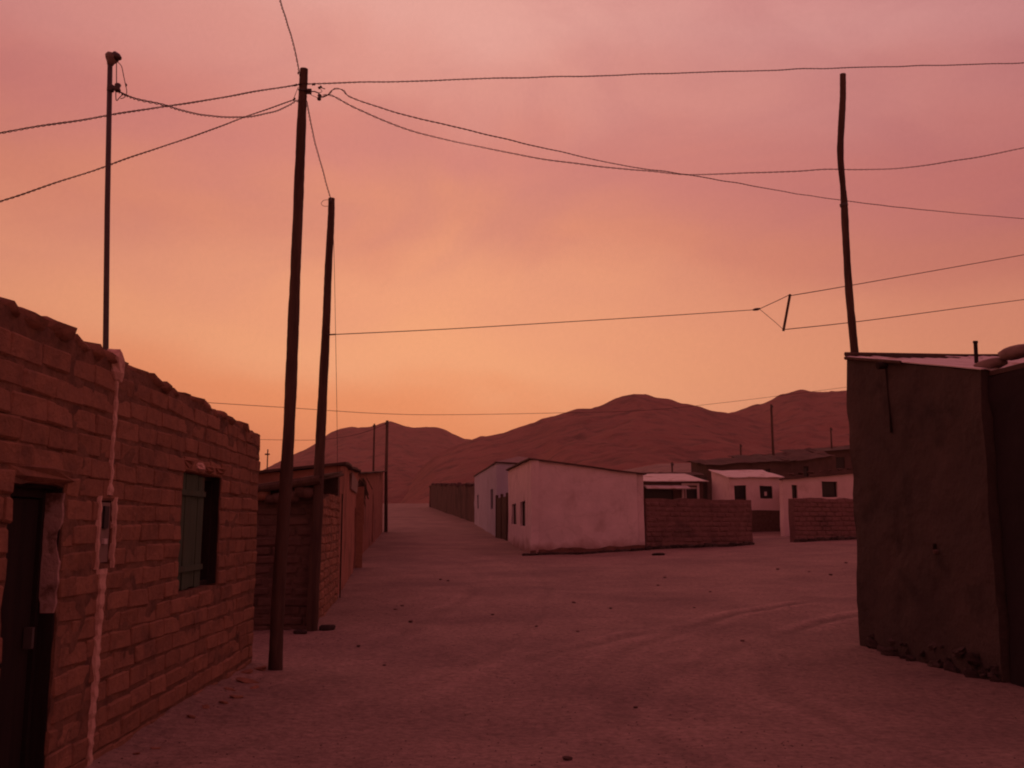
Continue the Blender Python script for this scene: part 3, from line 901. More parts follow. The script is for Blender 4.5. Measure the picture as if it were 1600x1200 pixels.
# ------------------------------------------------------------------ POLES
def pole(label, path, Ys, widths, extra=None, m=None, name='utility_pole', group='wooden utility poles'):
    pts = [at(x, y, Y) for (x, y), Y in zip(path, Ys)]
    rad = [w / 2 / F * Y for w, Y in zip(widths, Ys)]
    gz = G(pts[0].x, pts[0].y)
    pts[0].z = min(pts[0].z, gz)
    t = thing(name, (pts[0].x, pts[0].y, gz), label, 'pole', group)
    pts = [pts[0] - Vector((0, 0, .35))] + pts; rad = [rad[0]] + rad
    sp = smooth_path(pts, 10)
    rs = np.interp(np.linspace(0, 1, len(sp)), np.linspace(0, 1, len(rad)), rad)
    z = np.array([p.z for p in sp])
    rs = rs * (1 + .05 * fbm(z * 2.5, z * 0 + len(path), 0, 3, 5))
    MB().tube(sp, list(map(float, rs)), 14, noise=.035).build('shaft', m or M_wood, t, True)
    return t, pts
Y1 = 10.9
tp1, pp1 = pole('tallest wooden utility pole beside the near adobe house corner, cables fixed to its top',
     [(430, 1050), (434, 950), (440, 850), (447, 750), (453, 640), (457, 540), (461, 440), (466, 320), (470, 220), (473, 150), (475, 108)],
     [Y1] * 11, [21, 21, 20.5, 20, 18.5, 18, 17.5, 16.5, 15.5, 14, 13.5])
Y2 = 14.2
tp2, pp2 = pole('dark shorter wooden utility pole just behind the tallest one, by the shed',
     [(487, 993), (491, 900), (496, 800), (500, 700), (505, 600), (510, 500), (513, 420), (517, 350), (518, 310)],
     [Y2] * 9, [17, 18, 17, 15.5, 14.5, 13, 12, 11, 10.5])
YR = 14.6
tpR, ppR = pole('crooked wooden utility pole rising behind the brown building on the right',
     [(1358, 960), (1349, 760), (1340, 620), (1335, 548), (1327, 460), (1322, 380), (1319, 318), (1317, 290), (1313, 240), (1315, 190), (1317, 150), (1317, 116)],
     [YR] * 12, [15, 14, 13.5, 13, 12, 11.5, 11.5, 9.5, 11, 10.5, 10.5, 10])
# butt splice where the upper length is strapped on
MB().tube([at(1319, 322, YR), at(1318, 318, YR)], 6.6 / F * YR, 12).build('strap', M_steel, tpR)
MB().tube([at(455, 592, Y1), at(455, 575, Y1)], .045, 8).build('knot', M_wood, tp1) if False else None

def insulator(t, px, py, Y, s=.035, tilt=0):
    c = at(px, py, Y)
    R = Matrix.Rotation(tilt, 3, 'Y')
    pts = [c + R @ Vector((0, 0, z * s)) for z in (-1, -.6, 0, .6, 1)]
    return MB().tube(pts, [s * .55, s * .75, s * .45, s * .75, s * .55], 9).build('insulator', M_ceramic, t, True)
for (x, y, s, ti) in ((462, 133, .020, 1.2), (459.5, 155, .020, .6), (490, 132, .020, 1.5), (500, 136.5, .024, 1.0), (499, 152, .036, .1), (466, 114, .014, 0)):
    insulator(tp1, x, y, Y1 - .02, s, ti)
b = MB(); c = at(482, 144, Y1); b.box(c + Vector((.01, -.02, 0)), (.06, .03, .06)); b.tube([c + Vector((.02, -.02, 0)), at(492, 143, Y1 - .02), at(499, 146, Y1 - .02)], .007, 6)
b.tube([at(466, 140, Y1 - .05), at(484, 141, Y1 - .05)], .012, 6)
b.build('bracket', M_steel, tp1)
for pts in ([(500, 138), (503, 143), (497, 145), (490, 143)], [(484, 147), (492, 151), (498, 153)], [(466, 136), (462, 146), (459, 154)], [(459, 154), (464, 159), (471, 158), (480, 151)]):
    MB().tube(smooth_path([at(x, y, Y1 - .1) for x, y in pts], 6), .0035, 5).build('jumper_wire', M_cable, tp1)
MB().tube([at(499, 136, Y1 - .02), at(508, 139, Y1 - .02)], .006, 5).build('hook', M_steel, tp1)
insulator(tp2, 516, 313, Y2 - .08, .03)
MB().tube(smooth_path([at(x, y, Y2 - .1) for x, y in [(515, 322), (506, 322), (502, 318), (506, 313), (515, 312)]], 6), .004, 5).build('wire_loop', M_cable, tp2)
MB().tube([at(512, 523, Y2 - .12), at(524, 522.5, Y2 - .12)], .012, 6).build('hook', M_steel, tp2)

# ------------------------------------------------------------------ CABLES
def cable(label, pts, r=.006, twist=.115, off=.0075, group='overhead cables', wob=.006):
    P = [at(*p) if len(p) == 3 and not isinstance(p, Vector) else p for p in pts]
    sp = smooth_path(P, 24)
    # resample evenly
    acc = [0]
    for a, b in zip(sp, sp[1:]): acc.append(acc[-1] + (b - a).length)
    Ltot = acc[-1]
    mb = MB()
    if twist:
        n = max(8, int(Ltot / (twist / 6)))
    else:
        n = max(8, int(Ltot / .25))
    ss = np.linspace(0, Ltot, n + 1)
    A = np.array([[p.x, p.y, p.z] for p in sp])
    Q = np.stack([np.interp(ss, acc, A[:, i]) for i in range(3)], -1)
    if twist:
        T = np.gradient(Q, axis=0); T /= np.linalg.norm(T, axis=1)[:, None] + 1e-9
        ref = np.array([0, 0, 1.0]) if abs(T[:, 2]).mean() < .8 else np.array([0, 1.0, 0])
        Bn = np.cross(T, ref); Bn /= np.linalg.norm(Bn, axis=1)[:, None]; Cn = np.cross(T, Bn)
        ph = 2 * np.pi * ss / twist
        ph = ph + 1.6 * noise3(ss * .8, ss * 0, 0, 3)
        if wob: Q = Q + wob * np.stack([noise3(ss * 2.2, ss * 0, 0, 5 + q) for q in range(3)], -1) * np.minimum(1, np.minimum(ss, Ltot - ss) / .3)[:, None]
        r = r * .82; off = off * .9
        for s0 in (0, math.pi):
            X = Q + off * (np.cos(ph + s0)[:, None] * Bn + np.sin(ph + s0)[:, None] * Cn)
            mb.tube([Vector(x) for x in X], r, 4)
    else:
        mb.tube([Vector(x) for x in Q], r, 5)
    o = mb.build('overhead_cable', M_cable, None)
    tag(o, label, 'cable', group)
    return o
cable('twisted cable running left from the tallest pole, the upper of two at the left edge', [(469, 132, Y1), (463, 133, Y1 - .05), (230, 171, 9.4), (0, 207, 8.2), (-500, 280, 6.4)])
cable('twisted cable running left and down from the tallest pole, the lower at the left edge', [(459, 156, Y1), (300, 213, 9.6), (150, 265, 8.6), (0, 314, 7.8), (-500, 468, 6.0)], .005, .115, .006)
ymst = (H0 + DD * ns).y + .03
cable('slack twisted cable sagging between the steel mast and the tallest pole', [(186, 144, ymst), (212, 155, ymst + .5), (262, 166, 7.6), (320, 180, 8.5), (370, 184, 9.2), (420, 177, 10), (450, 165, 10.6), (462, 158, Y1 - .1), (468, 157, Y1)], .005, .19, .008)
cable('twisted cable climbing steeply from the tallest pole to the top edge of the view', [(468, 118, Y1), (465, 100, Y1 - .3), (458, 68, 10.2), (448, 32, 9.4), (437, 0, 8.8), (405, -110, 7)], .005, .20, .008)
cable('long straight twisted cable stretched from the tallest pole over the right pole', [(482, 131, Y1), (490, 131, Y1), (760, 123, 11.8), (1040, 115, 12.8), (1317, 106, 13.8), (1600, 98, 14.8), (2300, 75, 17)], .0055, .125, .007)
cable('slack cable sagging from the tallest pole and passing low behind the right pole', [(500, 152, Y1), (512, 149, Y1), (522, 139, Y1), (536, 141, 11), (548, 152, 11.1), (600, 170, 11.6), (700, 196, 12.6), (850, 231, 14.2), (960, 256, 15.5), (1080, 274, 17), (1140, 284, 17.8), (1330, 315, 20), (1600, 342, 23), (2000, 372, 28)], .006, .22, .007)
cable('slack cable sagging from the tallest pole then rising to the right edge', [(505, 149, Y1), (520, 150, Y1 + .1), (560, 171, 11.2), (640, 203, 11.6), (780, 236, 12.2), (880, 253, 12.6), (1000, 266, 13.1), (1080, 273, 13.4), (1200, 269, 13.7), (1300, 265, 13.9), (1390, 264, 14.1), (1460, 256, 14.3), (1530, 245, 14.5), (1600, 231, 14.8), (1900, 170, 15.5)], .005, .20, .008)
cable('twisted cable dropping from the tallest pole to the top of the shorter pole', [(479, 158, Y1), (484, 185, 11.5), (492, 220, 12.2), (501, 255, 12.9), (510, 288, 13.6), (516, 309, Y2 - .1)], .0055, .24, .009)
YS = 17.5
cable('thin wire from the shorter pole to the small insulator before the spreader bar', [(523, 522.5, Y2 - .1), (700, 514, 15), (900, 502, 16), (1060, 492, 16.8), (1178, 484, YS)], .007, 0)
cable('thin hanging wire beside the shorter pole dropping to the shed roof', [(519, 320, Y2), (522, 400, 14.8), (525, 560, 15.4), (527, 690, 16.2), (527, 738, 16.5)], .004, 0)
cable('thin upper wire from the spreader bar to the right edge', [(1234.5, 462, YS + .1), (1340, 444, 19), (1600, 398, 22), (1900, 345, 25)], .0085, 0)
cable('thin lower wire from the spreader bar to the right edge', [(1224, 515, YS + .1), (1360, 500, 19), (1600, 468, 22), (1900, 430, 25)], .0085, 0)
sp_t = thing('spreader_bar', at(1229, 489, YS), 'short wooden spreader bar hanging in mid air between thin wires', 'spreader')
MB().tube([at(1234.5, 460, YS + .1), at(1224, 517, YS + .1)], 2.1 / F * YS, 8).build('bar', M_wood, sp_t)
MB().tube([at(1176, 484.5, YS), at(1180, 483.5, YS), at(1184, 483, YS), at(1188, 482, YS)], [.012, .026, .026, .012], 8).build('insulator', M_ceramic, sp_t, True)
MB().tube([at(1188, 482, YS), at(1212, 471, YS + .05), at(1234, 460.5, YS + .1)], .007, 5).build('upper_stay', M_cable, sp_t)
MB().tube([at(1187, 483, YS), at(1212, 504, YS + .05), at(1224, 515, YS + .1)], .005, 5).build('lower_stay', M_cable, sp_t)
cable('faint far cable crossing low above the hills', [(150, 615, 40), (310, 628, 45), (450, 637, 48), (590, 646, 52), (700, 648, 56), (880, 645, 62), (1010, 641, 68), (1140, 628, 74), (1330, 604, 80), (1600, 570, 90)], .014, 0)
cable('faint far cable strung low between the distant street poles', [(300, 684, 62), (418, 687, 63), (500, 687, 62), (560, 678, 61), (604, 662, 59)], .014, 0)

def far_pole(label, px, pt, pb, Y, w, cross=0):
    a = at(px, pt, Y); g = G(a.x, a.y)
    t = thing('utility_pole', (a.x, a.y, g), label, 'pole', 'distant utility poles')
    r = w / 2 / F * Y
    MB().tube([Vector((a.x + .05, a.y, g - .3)), Vector((a.x, a.y, (a.z + g) / 2)), a], [r * 1.15, r, r * .85], 8, noise=.04).build('shaft', M_wood, t, True)
    if cross:
        MB().box(a - Vector((0, .09, .35)), (cross, .08, .10)).build('crossarm', M_wood, t)
    else:
        MB().box(a + Vector((.0, -r - .04, -.2)), (.22, .06, .16)).build('bracket', M_steel, t)
far_pole('distant dark pole at the left street edge, past the plastered house', 605, 657, 830, 58, 5)
far_pole('thin faint pole just left of the distant street pole', 585, 662, 800, 76, 3)
far_pole('tiny pole with a crossarm seen between the near house and tallest pole', 418.5, 702, 790, 66, 2.2, .32)
far_pole('tall distant pole over the village roofs at the right', 1205, 632, 760, 85, 4)
far_pole('short distant pole over the village roofs, left of the taller one', 1157, 694, 760, 90, 3)
far_pole('small distant pole behind the house with the white window', 1050, 722, 760, 75, 3)
far_pole('faint distant pole nearest the brown building over the village', 1298, 668, 740, 95, 3)

# ------------------------------------------------------------------ BRICK SHED (second on the left)
def shed():
    A = Vector((-7.0, 13.9, 0)); B = Vector((-2.92, 14.35, 0)); C = Vector((-3.42, 19.2, 0))
    t = thing('brick_shed', (-5, 16, 0), 'adobe brick shed with its front tinted as shaded, under a tin roof, behind the two near poles', 'shed')
    mb = MB()
    gap_side = 2.08
    wall_mb(mb, A, B, -.3, 1.6, 2.12, .35, (), .12, .02, 4, 12, toprag=.07)
    mb.build('front_wall', M_darkmortar, t)  # front faces away from the glow: its shade is put into mortar and bricks
    mb = MB()
    n2 = (C - B).normalized(); inn = Vector((-n2.y, n2.x, 0))
    wall_mb(mb, B + n2 * .35, C, -.3, 2.03, 2.17, .35, (), .12, .02, 4, 13, toprag=.03)
    mb.build('side_wall', M_mortar, t)
    mb = MB()
    wall_mb(mb, C, C + Vector((-4, -.4, 0)), -.3, 2.6, 1.9, .35, (), .4, .02, 2, 14)
    wall_mb(mb, C + Vector((-4, -.4, 0)), A, -.3, 1.9, 1.6, .35, (), .4, .02, 2, 15)
    mb.build('back_wall', M_darkmortar, t)
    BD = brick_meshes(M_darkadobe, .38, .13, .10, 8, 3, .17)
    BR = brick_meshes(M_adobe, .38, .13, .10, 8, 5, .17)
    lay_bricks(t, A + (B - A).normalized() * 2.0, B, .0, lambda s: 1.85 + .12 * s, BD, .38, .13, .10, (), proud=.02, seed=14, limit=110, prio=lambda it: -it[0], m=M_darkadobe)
    lay_bricks(t, B, C, .0, lambda s: 2.05 + .025 * s, BR, .38, .13, .10, (), proud=.02, seed=15, limit=185, m=M_adobe)
    # roof sheet, rising towards the street and the back
    a = at(400, 757, 14.1); b = at(502, 741.5, 14.1); c = Vector((C.x + .05, C.y, EYE + ratio(736) * C.y)); d = Vector((-7.6, 19.0, 1.96))
    a0 = a + (a - b) * 2.5
    sheet('roof', M_dtin, t, a0, b, c, d, 60, 6, wave=.012, waves=30, thick=.03, amp=.012)
    fb = MB(); fb.tube([a0 + Vector((0, .03, -.05)), a.lerp(a0, .5) + Vector((0, .03, -.07)), a + Vector((0, .03, -.06)), b + Vector((-.02, .03, -.07))], .065, 9, noise=.12); fb.build('eave_cover_beam', M_wood, t)  # dark beam added to hide the light band below the roof edge
    # purlin poles and packed rubble between wall head and roof
    for k in range(6):
        f = (k + .5) / 6
        p = a.lerp(b, f) ; e = Vector((p.x - .45, 18.9, 1.86 + (p.x - .45 + 7.6) / 4.2 * .70))
        MB().tube([p + Vector((0, -.02, -.06)), e], .03, 7).build('roof_pole', M_wood, t)
    for (px, py, w, h, m_) in ((410, 773, .26, .18, M_adobe), (424, 780, .2, .14, M_darkadobe), (436, 778, .2, .16, M_darkadobe), (456, 775, .24, .2, M_darkadobe), (470, 768, .2, .2, M_darkadobe), (482, 770, .2, .18, M_darkadobe)):
        p = at(px, py, 14.22)
        l = MB(); l.lump(p, (w, .24, h), px, n=8, rough=.1); l.build('clod', m_, t, True)
    # dark strip standing in for the seam between shed and plastered house
    p = at(533.5, 776, 19.0)
    MB().box((p.x + .02, 19.0, 1.2), (.025, .03, 2.0)).build('seam_strip', M_wood, t)
shed()
# black-looking bag and pale stone by the shorter pole
for nm, px, py, s, m_, lab, cat in (('rock', 511, 984, (.24, .22, .09), M_darkstone, 'flat black rock on the ground right of the shorter pole foot', 'rock'),
                                   ('rock', 459, 982, (.16, .14, .08), M_plasterstrip, 'pale rock on the ground between the two near pole feet', 'rock'),
                                   ('rock', 470, 990, (.20, .16, .07), M_darkstone, 'dark rock touching the left side of the shorter pole foot', 'rock')):
    p = gpt(px, py); b = MB(); b.lump((p.x, p.y, p.z + s[2] * .3), s, px, n=9, rough=.16); o = b.build(nm, m_, None, True); tag(o, lab, cat)

# ------------------------------------------------------------------ PLASTERED HOUSE (third on the left) and its neighbour
def left_street():
    C = (-3.42, 19.2); D = (-4.62, 28.9)
    z0 = EYE + ratio(727) * 19.2; z1 = EYE + ratio(739) * 28.9
    t = house('plastered_house', 'red mud plastered house with a pale patch under its eave, left side of the street', 'house',
              [C, D, (D[0] - 5, D[1] - .6), (C[0] - 5, C[1] - .6)], .0, [z0, z1, z1 - .5, z0 - .6], M_redplaster, M_dtin,
              {0: [(8.1, 8.9, .1, 2.1)]}, over=.10, seed=31, cell=.4, amp=.03, roof_thick=.05)
    window_in(t, C, D, (8.1, 8.9, .1, 2.1), .12, .06, M_darkwood, M_darkwood, name='door')
    d = (Vector((*D, 0)) - Vector((*C, 0))).normalized(); n = Vector((d.y, -d.x, 0))
    R = Matrix.Rotation(math.atan2(d.y, d.x), 3, 'Z')
    # pale board patch high on the wall
    c = Vector((*C, 0)) + d * 6.4 + n * .035
    vs = []; rnd = random.Random(5)
    mb = MB(); mb.box(c + Vector((0, 0, 2.66)), (4.2, .04, .36), R, .03); mb.build('pale_panel', M_boxgrey, t)
    # buttress-like jamb at the far end
    e = Vector((*C, 0)) + d * 9.3 + n * .1
    mb = MB(); mb.box(e + Vector((0, 0, 1.5)), (.22, .2, 2.4), R, .02); mb.build('door_jamb', M_frame if False else M_adobe, t)
    C2 = (-5.05, 30.6); D2 = (-7.75, 58.0)
    z0 = EYE + ratio(742) * 30.6; z1 = EYE + ratio(738) * 58
    ops = [(1.0, 2.2, .3, 2.5), (6, 7, 1.6, 2.6), (14, 15.2, .8, 3.0)]
    t2 = house('mud_house', 'long brown mud house farther along the left side of the street', 'house',
          [C2, D2, (D2[0] - 6, D2[1] - .6), (C2[0] - 6, C2[1] - .6)], .3, [z0, z1, z1 - .5, z0 - .5], M_redplaster, M_dtin, {0: ops}, over=.25, seed=37, cell=.6)
    for o, nm in zip(ops, ('door', 'window', 'door')):
        window_in(t2, C2, D2, o, .15, .07, M_darkwood, M_darkwood, name=nm)
    # dark thatch bundle hanging from its eave
    tb = thing('brush_bundle', (-4.95, 30.2, 2.6), 'dark bundle of brush propped against the wall under the long mud house eave', 'bundle')
    tb['label'] = 'dark bundle of brush hanging at the near corner of the long mud house'
    mb = MB(); rnd = random.Random(9)
    for k in range(60):
        a = Vector((-4.9 + rnd.uniform(-.1, .35), 30.2 + rnd.uniform(-.2, .3), 2.95 + rnd.uniform(-.15, .15)))
        mb.tube([a, a + Vector((rnd.uniform(-.15, .2), rnd.uniform(-.1, .1), -rnd.uniform(.3, .8)))], .012, 4)
    mb.build('twigs', M_scrub, tb)
left_street()

# ------------------------------------------------------------------ WHITE HOUSE at the corner
P1 = Vector((.69, 34.6, 0)); FD = Vector((1, .45, 0))
def line_at(s): return P1 + FD * s
def white_house_mat():
    m = mat('whitewash_corner', (.72, .60, .63), (.60, .50, .53), 1.3, .7, 8, c3=(.46, .35, .36), s3=1.0, t3=(.54, .76), bdist=.03)
    t = m.node_tree
    bs = [n for n in t.nodes if n.type == 'BSDF_PRINCIPLED'][0]
    src = bs.inputs['Base Color'].links[0].from_socket
    geo = [n for n in t.nodes if n.type == 'NEW_GEOMETRY'][0]
    sx = N(t, 'ShaderNodeSeparateXYZ'); L(t, geo.outputs['Position'], sx.inputs[0])
    n = N(t, 'ShaderNodeTexNoise'); n.inputs['Scale'].default_value = 1.6; n.inputs['Detail'].default_value = 8; n.inputs['Roughness'].default_value = .6
    L(t, geo.outputs['Position'], n.inputs['Vector'])
    h = mathn(t, 'SUBTRACT', sx.outputs['Z'], mathn(t, 'MULTIPLY', n.outputs[0], 1.1))
    r1 = N(t, 'ShaderNodeMapRange'); r1.inputs['From Min'].default_value = .12; r1.inputs['From Max'].default_value = .55; r1.inputs['To Min'].default_value = .85; r1.inputs['To Max'].default_value = 0
    L(t, h, r1.inputs[0])
    c = mixc(t, r1.outputs[0], src, (.30, .17, .15, 1))
    # hairline cracks and lost flakes of wash
    v = N(t, 'ShaderNodeTexVoronoi'); v.feature = 'DISTANCE_TO_EDGE'; v.inputs['Scale'].default_value = .7
    nv = N(t, 'ShaderNodeTexNoise'); nv.inputs['Scale'].default_value = 3; nv.inputs['Detail'].default_value = 6
    L(t, geo.outputs['Position'], nv.inputs['Vector'])
    vm = N(t, 'ShaderNodeMix'); vm.data_type = 'VECTOR'; vm.inputs[0].default_value = .25
    L(t, geo.outputs['Position'], vm.inputs[4]); L(t, nv.outputs['Color'], vm.inputs[5])
    L(t, vm.outputs[1], v.inputs['Vector'])
    cr_ = N(t, 'ShaderNodeMapRange'); cr_.inputs['From Min'].default_value = 0; cr_.inputs['From Max'].default_value = .012; cr_.inputs['To Min'].default_value = .16; cr_.inputs['To Max'].default_value = 0
    L(t, v.outputs['Distance'], cr_.inputs[0])
    c = mixc(t, cr_.outputs[0], c, (.2, .13, .13, 1))
    L(t, c, bs.inputs['Base Color'])
    return m
M_whitecorner = white_house_mat()
def white_house():
    c0 = at(794, 846, 47.5); A = (c0.x, 47.5)                  # far street corner
    B = (P1.x, P1.y); Cc = line_at(4.29)
    C = (Cc.x, Cc.y); D = (C[0] - .3, 49.0)
    zA = EYE + ratio(735.5) * 47.5; zB = EYE + ratio(718) * 34.6; zC = EYE + ratio(741) * C[1]; zD = zC + .2
    dAB = Vector((B[0] - A[0], B[1] - A[1], 0)); LAB = dAB.length; dAB /= LAB
    def s_px(px):
        u = (px - 800) / F / 1.0
        return min(range(0, int(LAB * 50)), key=lambda i: abs((A[0] + dAB.x * i * .02) / (A[1] + dAB.y * i * .02) - u)) * .02
    def zpx(py, s): return EYE + ratio(py) * (A[1] + dAB.y * s)
    s1, s2 = s_px(799.5), s_px(806.5); s3, s4 = s_px(812.5), s_px(820.5)
    ops = [(s1, s2, zpx(820, (s1 + s2) / 2), zpx(787, (s1 + s2) / 2)), (s3, s4, zpx(822, (s3 + s4) / 2), zpx(783, (s3 + s4) / 2))]
    t = house('white_house', 'large whitewashed house with two tall dark windows on the street corner', 'house',
              [A, B, C, D], .3, [zA, zB, zC, zD], M_whitecorner, M_dtin, {0: ops}, over=.12, seed=41, cell=.4, amp=.03, roof_thick=.05, roof_off=.0)
    for o in ops: window_in(t, A, B, o, .14, .06, M_darkwood, M_glass, bars=1)
    # eroded footing: dark stones along the front
    random.seed(5)
    k = 0; s = -.25
    while s < 4.25:
        p = line_at(s) + Vector((.40, -.9, 0)) * .10
        sz = random.uniform(.22, .4)
        o = bpy.data.objects.new('footing_stone', FSTONES[k % 6]); o.scale = (sz, .22, random.uniform(.14, .22)); o.rotation_euler = (0, 0, .42)
        place(o, t, (p.x, p.y, G(p.x, p.y) + .02)); s += sz * .8; k += 1
    mb = MB(); a = line_at(-.05); b = line_at(4.27); nn = Vector((.41, -.91, 0))
    wall_mb(mb, a + nn * .06, b + nn * .06, .1, G(a.x, a.y) + .16, G(b.x, b.y) + .16, .05, (), .25, .03, 3, 44, toprag=.06)
    mb.build('footing', M_soilbase, t)
    # rusty gate at the street between the two pale houses
    g0 = at(776, 842, 52.0); g1 = at(793, 846, 47.9)
    tg = thing('gate', ((g0.x + g1.x) / 2, 50, .9), 'dark double gate between the white house and the pale blue house', 'gate')
    dg = (Vector((g1.x - g0.x, g1.y - g0.y, 0))); Lg = dg.length; dg.normalize(); R = Matrix.Rotation(math.atan2(dg.y, dg.x), 3, 'Z')
    gz = G(g0.x, g0.y)
    for k in range(2):
        c = Vector((g0.x, g0.y, 0)) + dg * (Lg * (.27 + .46 * k))
        MB().box((c.x, c.y, gz + 1.0), (Lg * .45, .06, 2.15), R).build('leaf', M_wood, tg)
    for k in range(3):
        c = Vector((g0.x, g0.y, 0)) + dg * (Lg * (.02 + .48 * k))
        MB().box((c.x, c.y, gz + 1.05), (.12, .14, 2.4), R).build('post', M_wood, tg)
white_house()
def blue_house():
    A = (-2.84, 73.0); B = (-.86, 52.7); C = (4.6, 53.8); D = (2.9, 74.0)
    zA = EYE + ratio(744) * 73; zB = EYE + ratio(723) * 52.7; zC = zB - .2; zD = zA + .3
    dd = (Vector((*B, 0)) - Vector((*A, 0))); LL = dd.length; dd.normalize()
    def sp(px):
        u = (px - 800) / F
        return min(range(0, int(LL * 20)), key=lambda i: abs((A[0] + dd.x * i * .05) / (A[1] + dd.y * i * .05) - u)) * .05
    ops = []
    for (x0, x1, y0, y1) in ((746, 748.2, 773, 795), (767, 770, 764, 795)):
        a, b = sp(x0), sp(x1); Ym = A[1] + dd.y * (a + b) / 2
        ops.append((a, max(b, a + .9), EYE + ratio(y1) * Ym, EYE + ratio(y0) * Ym))
    t = house('blue_house', 'pale blue washed house with a low hipped top behind the white house', 'house',
              [A, B, C, D], .9, [zA, zB, zC, zD], M_whiteblue, M_dtin, {0: ops}, over=.08, seed=47, cell=.7, roof_off=-.02)
    for o in ops: window_in(t, A, B, o, .1, .07, M_darkwood, M_glass)
    # low hip raised above the wall
    cx = (B[0] + C[0]) / 2
    mb = MB()
    r1 = at(786, 718, 55.0); r2 = at(770, 726, 66)
    vs = [Vector((*A, zA + .06)), Vector((*B, zB + .06)), Vector((*C, zC + .06)), Vector((*D, zD + .06)), Vector((cx - 1.5, 55.5, zB + .55)), Vector((cx - 2.0, 71, zA + .6))]
    mb.add(vs, [(0, 1, 4, 5), (1, 2, 4), (2, 3, 5, 4), (3, 0, 5), (3, 2, 1, 0)]); mb.build('hipped_roof', M_roll, t)
blue_house()

def corral():
    t = thing('ruined_wall', (-6, 100, 2.5), 'long dark ragged brick wall running up the street beyond the blue house', 'wall')
    mb = MB()
    a = Vector((-12.2, 145, 0)); b = Vector((-2.9, 75, 0))
    wall_mb(mb, a, b, .5, EYE + ratio(757) * 145, EYE + ratio(759) * 75, .4, (), 1.5, .0, .5, 51, toprag=.0)
    mb.build('wall', M_ruin, t)
    rnd = random.Random(2); Lc = (b - a).length
    for k in range(26):
        s_ = rnd.uniform(1, Lc - 1); z_ = (EYE + ratio(757) * 145) * (1 - s_ / Lc) + (EYE + ratio(759) * 75) * s_ / Lc
        l = MB(); l.lump(a + (b - a) * (s_ / Lc) + Vector((.2, 0, z_)), (rnd.uniform(.4, .7), rnd.uniform(.8, 3), rnd.uniform(.2, .5)), k, n=7, rough=.2); l.build('broken_top', M_ruin, t)
    mb = MB(); wall_mb(mb, b, b + Vector((7, 1, 0)), .5, EYE + ratio(759) * 75, 4.6, .4, (), 1.0, .05, .5, 53, toprag=.1); mb.build('end_wall', M_ruin, t)
    tt = thing('gateway', (-13.3, 150, 3), 'small pale gate pillar at the far end of the street', 'pillar')
    p = at(676, 793, 148)
    MB().box((p.x, 148, G(p.x, 148) + 1.4), (.9, .7, 3.2), None, .1).build('shaft', M_village, tt)
    MB().box((p.x, 148, G(p.x, 148) + 3.1), (1.1, .9, .25), None, .06).build('cap', M_village, tt)
corral()

# ------------------------------------------------------------------ LOW BRICK YARD WALLS at right
def yard_wall(label, s0, s1, ztop_a, ztop_b, ret_at=None, seed=0):
    a = line_at(s0); b = line_at(s1)
    ga = G(a.x, a.y); gb = G(b.x, b.y)
    t = thing('yard_wall', ((a.x + b.x) / 2, (a.y + b.y) / 2, (ga + gb) / 2), label, 'wall')
    mb = MB(); zb = min(ga, gb) - .4
    nn = (b - a).normalized(); nn = Vector((nn.y, -nn.x, 0))
    wall_mb(mb, a, b, zb, ztop_a, ztop_b, .32, (), .3, .02, 2, seed, toprag=.05)
    mb.build('core', M_yard, t)
    BR = brick_meshes(M_yard, .42, .17, .10, 6, seed + 3, .2)
    Ln = (b - a).length
    lay_bricks(t, a, b, zb + .3, lambda s: ztop_a + (ztop_b - ztop_a) * s / Ln, BR, .42, .17, .10, (), proud=.03, seed=seed, joined=True, m=M_yard, gap=.02)
    if ret_at is not None:
        r = a if ret_at == 0 else b
        back = Vector((-.35, 1, 0)).normalized()
        mb = MB(); e = r + back * 2.6
        z = ztop_a if ret_at == 0 else ztop_b
        if ret_at == 1: wall_mb(mb, r - nn * .01, e, zb, z, z - .1, .3, (), .3, .02, 2, seed + 1, toprag=.05)
        else: wall_mb(mb, e, r, zb, z - .1, z, .3, (), .3, .02, 2, seed + 1, toprag=.05)
        mb.build('return_wall', M_darkadobe, t)
    # weeds and dark footing stones at the foot
    rnd = random.Random(seed); s = 0; k = 0
    while s < Ln:
        p = a + (b - a) * (s / Ln) + nn * .12; sz = rnd.uniform(.25, .5)
        o = bpy.data.objects.new('footing_stone', FSTONES[k % 6]); o.scale = (sz, .3, rnd.uniform(.16, .34)); o.rotation_euler = (0, 0, .42 + rnd.uniform(-.2, .2))
        place(o, t, (p.x, p.y, G(p.x, p.y) + .04)); s += sz * .85; k += 1
    return t
yard_wall('low adobe brick yard wall joined to the right side of the white house', 4.37, 8.86, EYE + ratio(778) * 36.7, EYE + ratio(782) * 38.6, 1, 61)
yard_wall('low adobe brick yard wall right of the gap, running behind the brown building', 10.8, 22, EYE + ratio(779) * 39.5, EYE + ratio(776) * 44, None, 71)

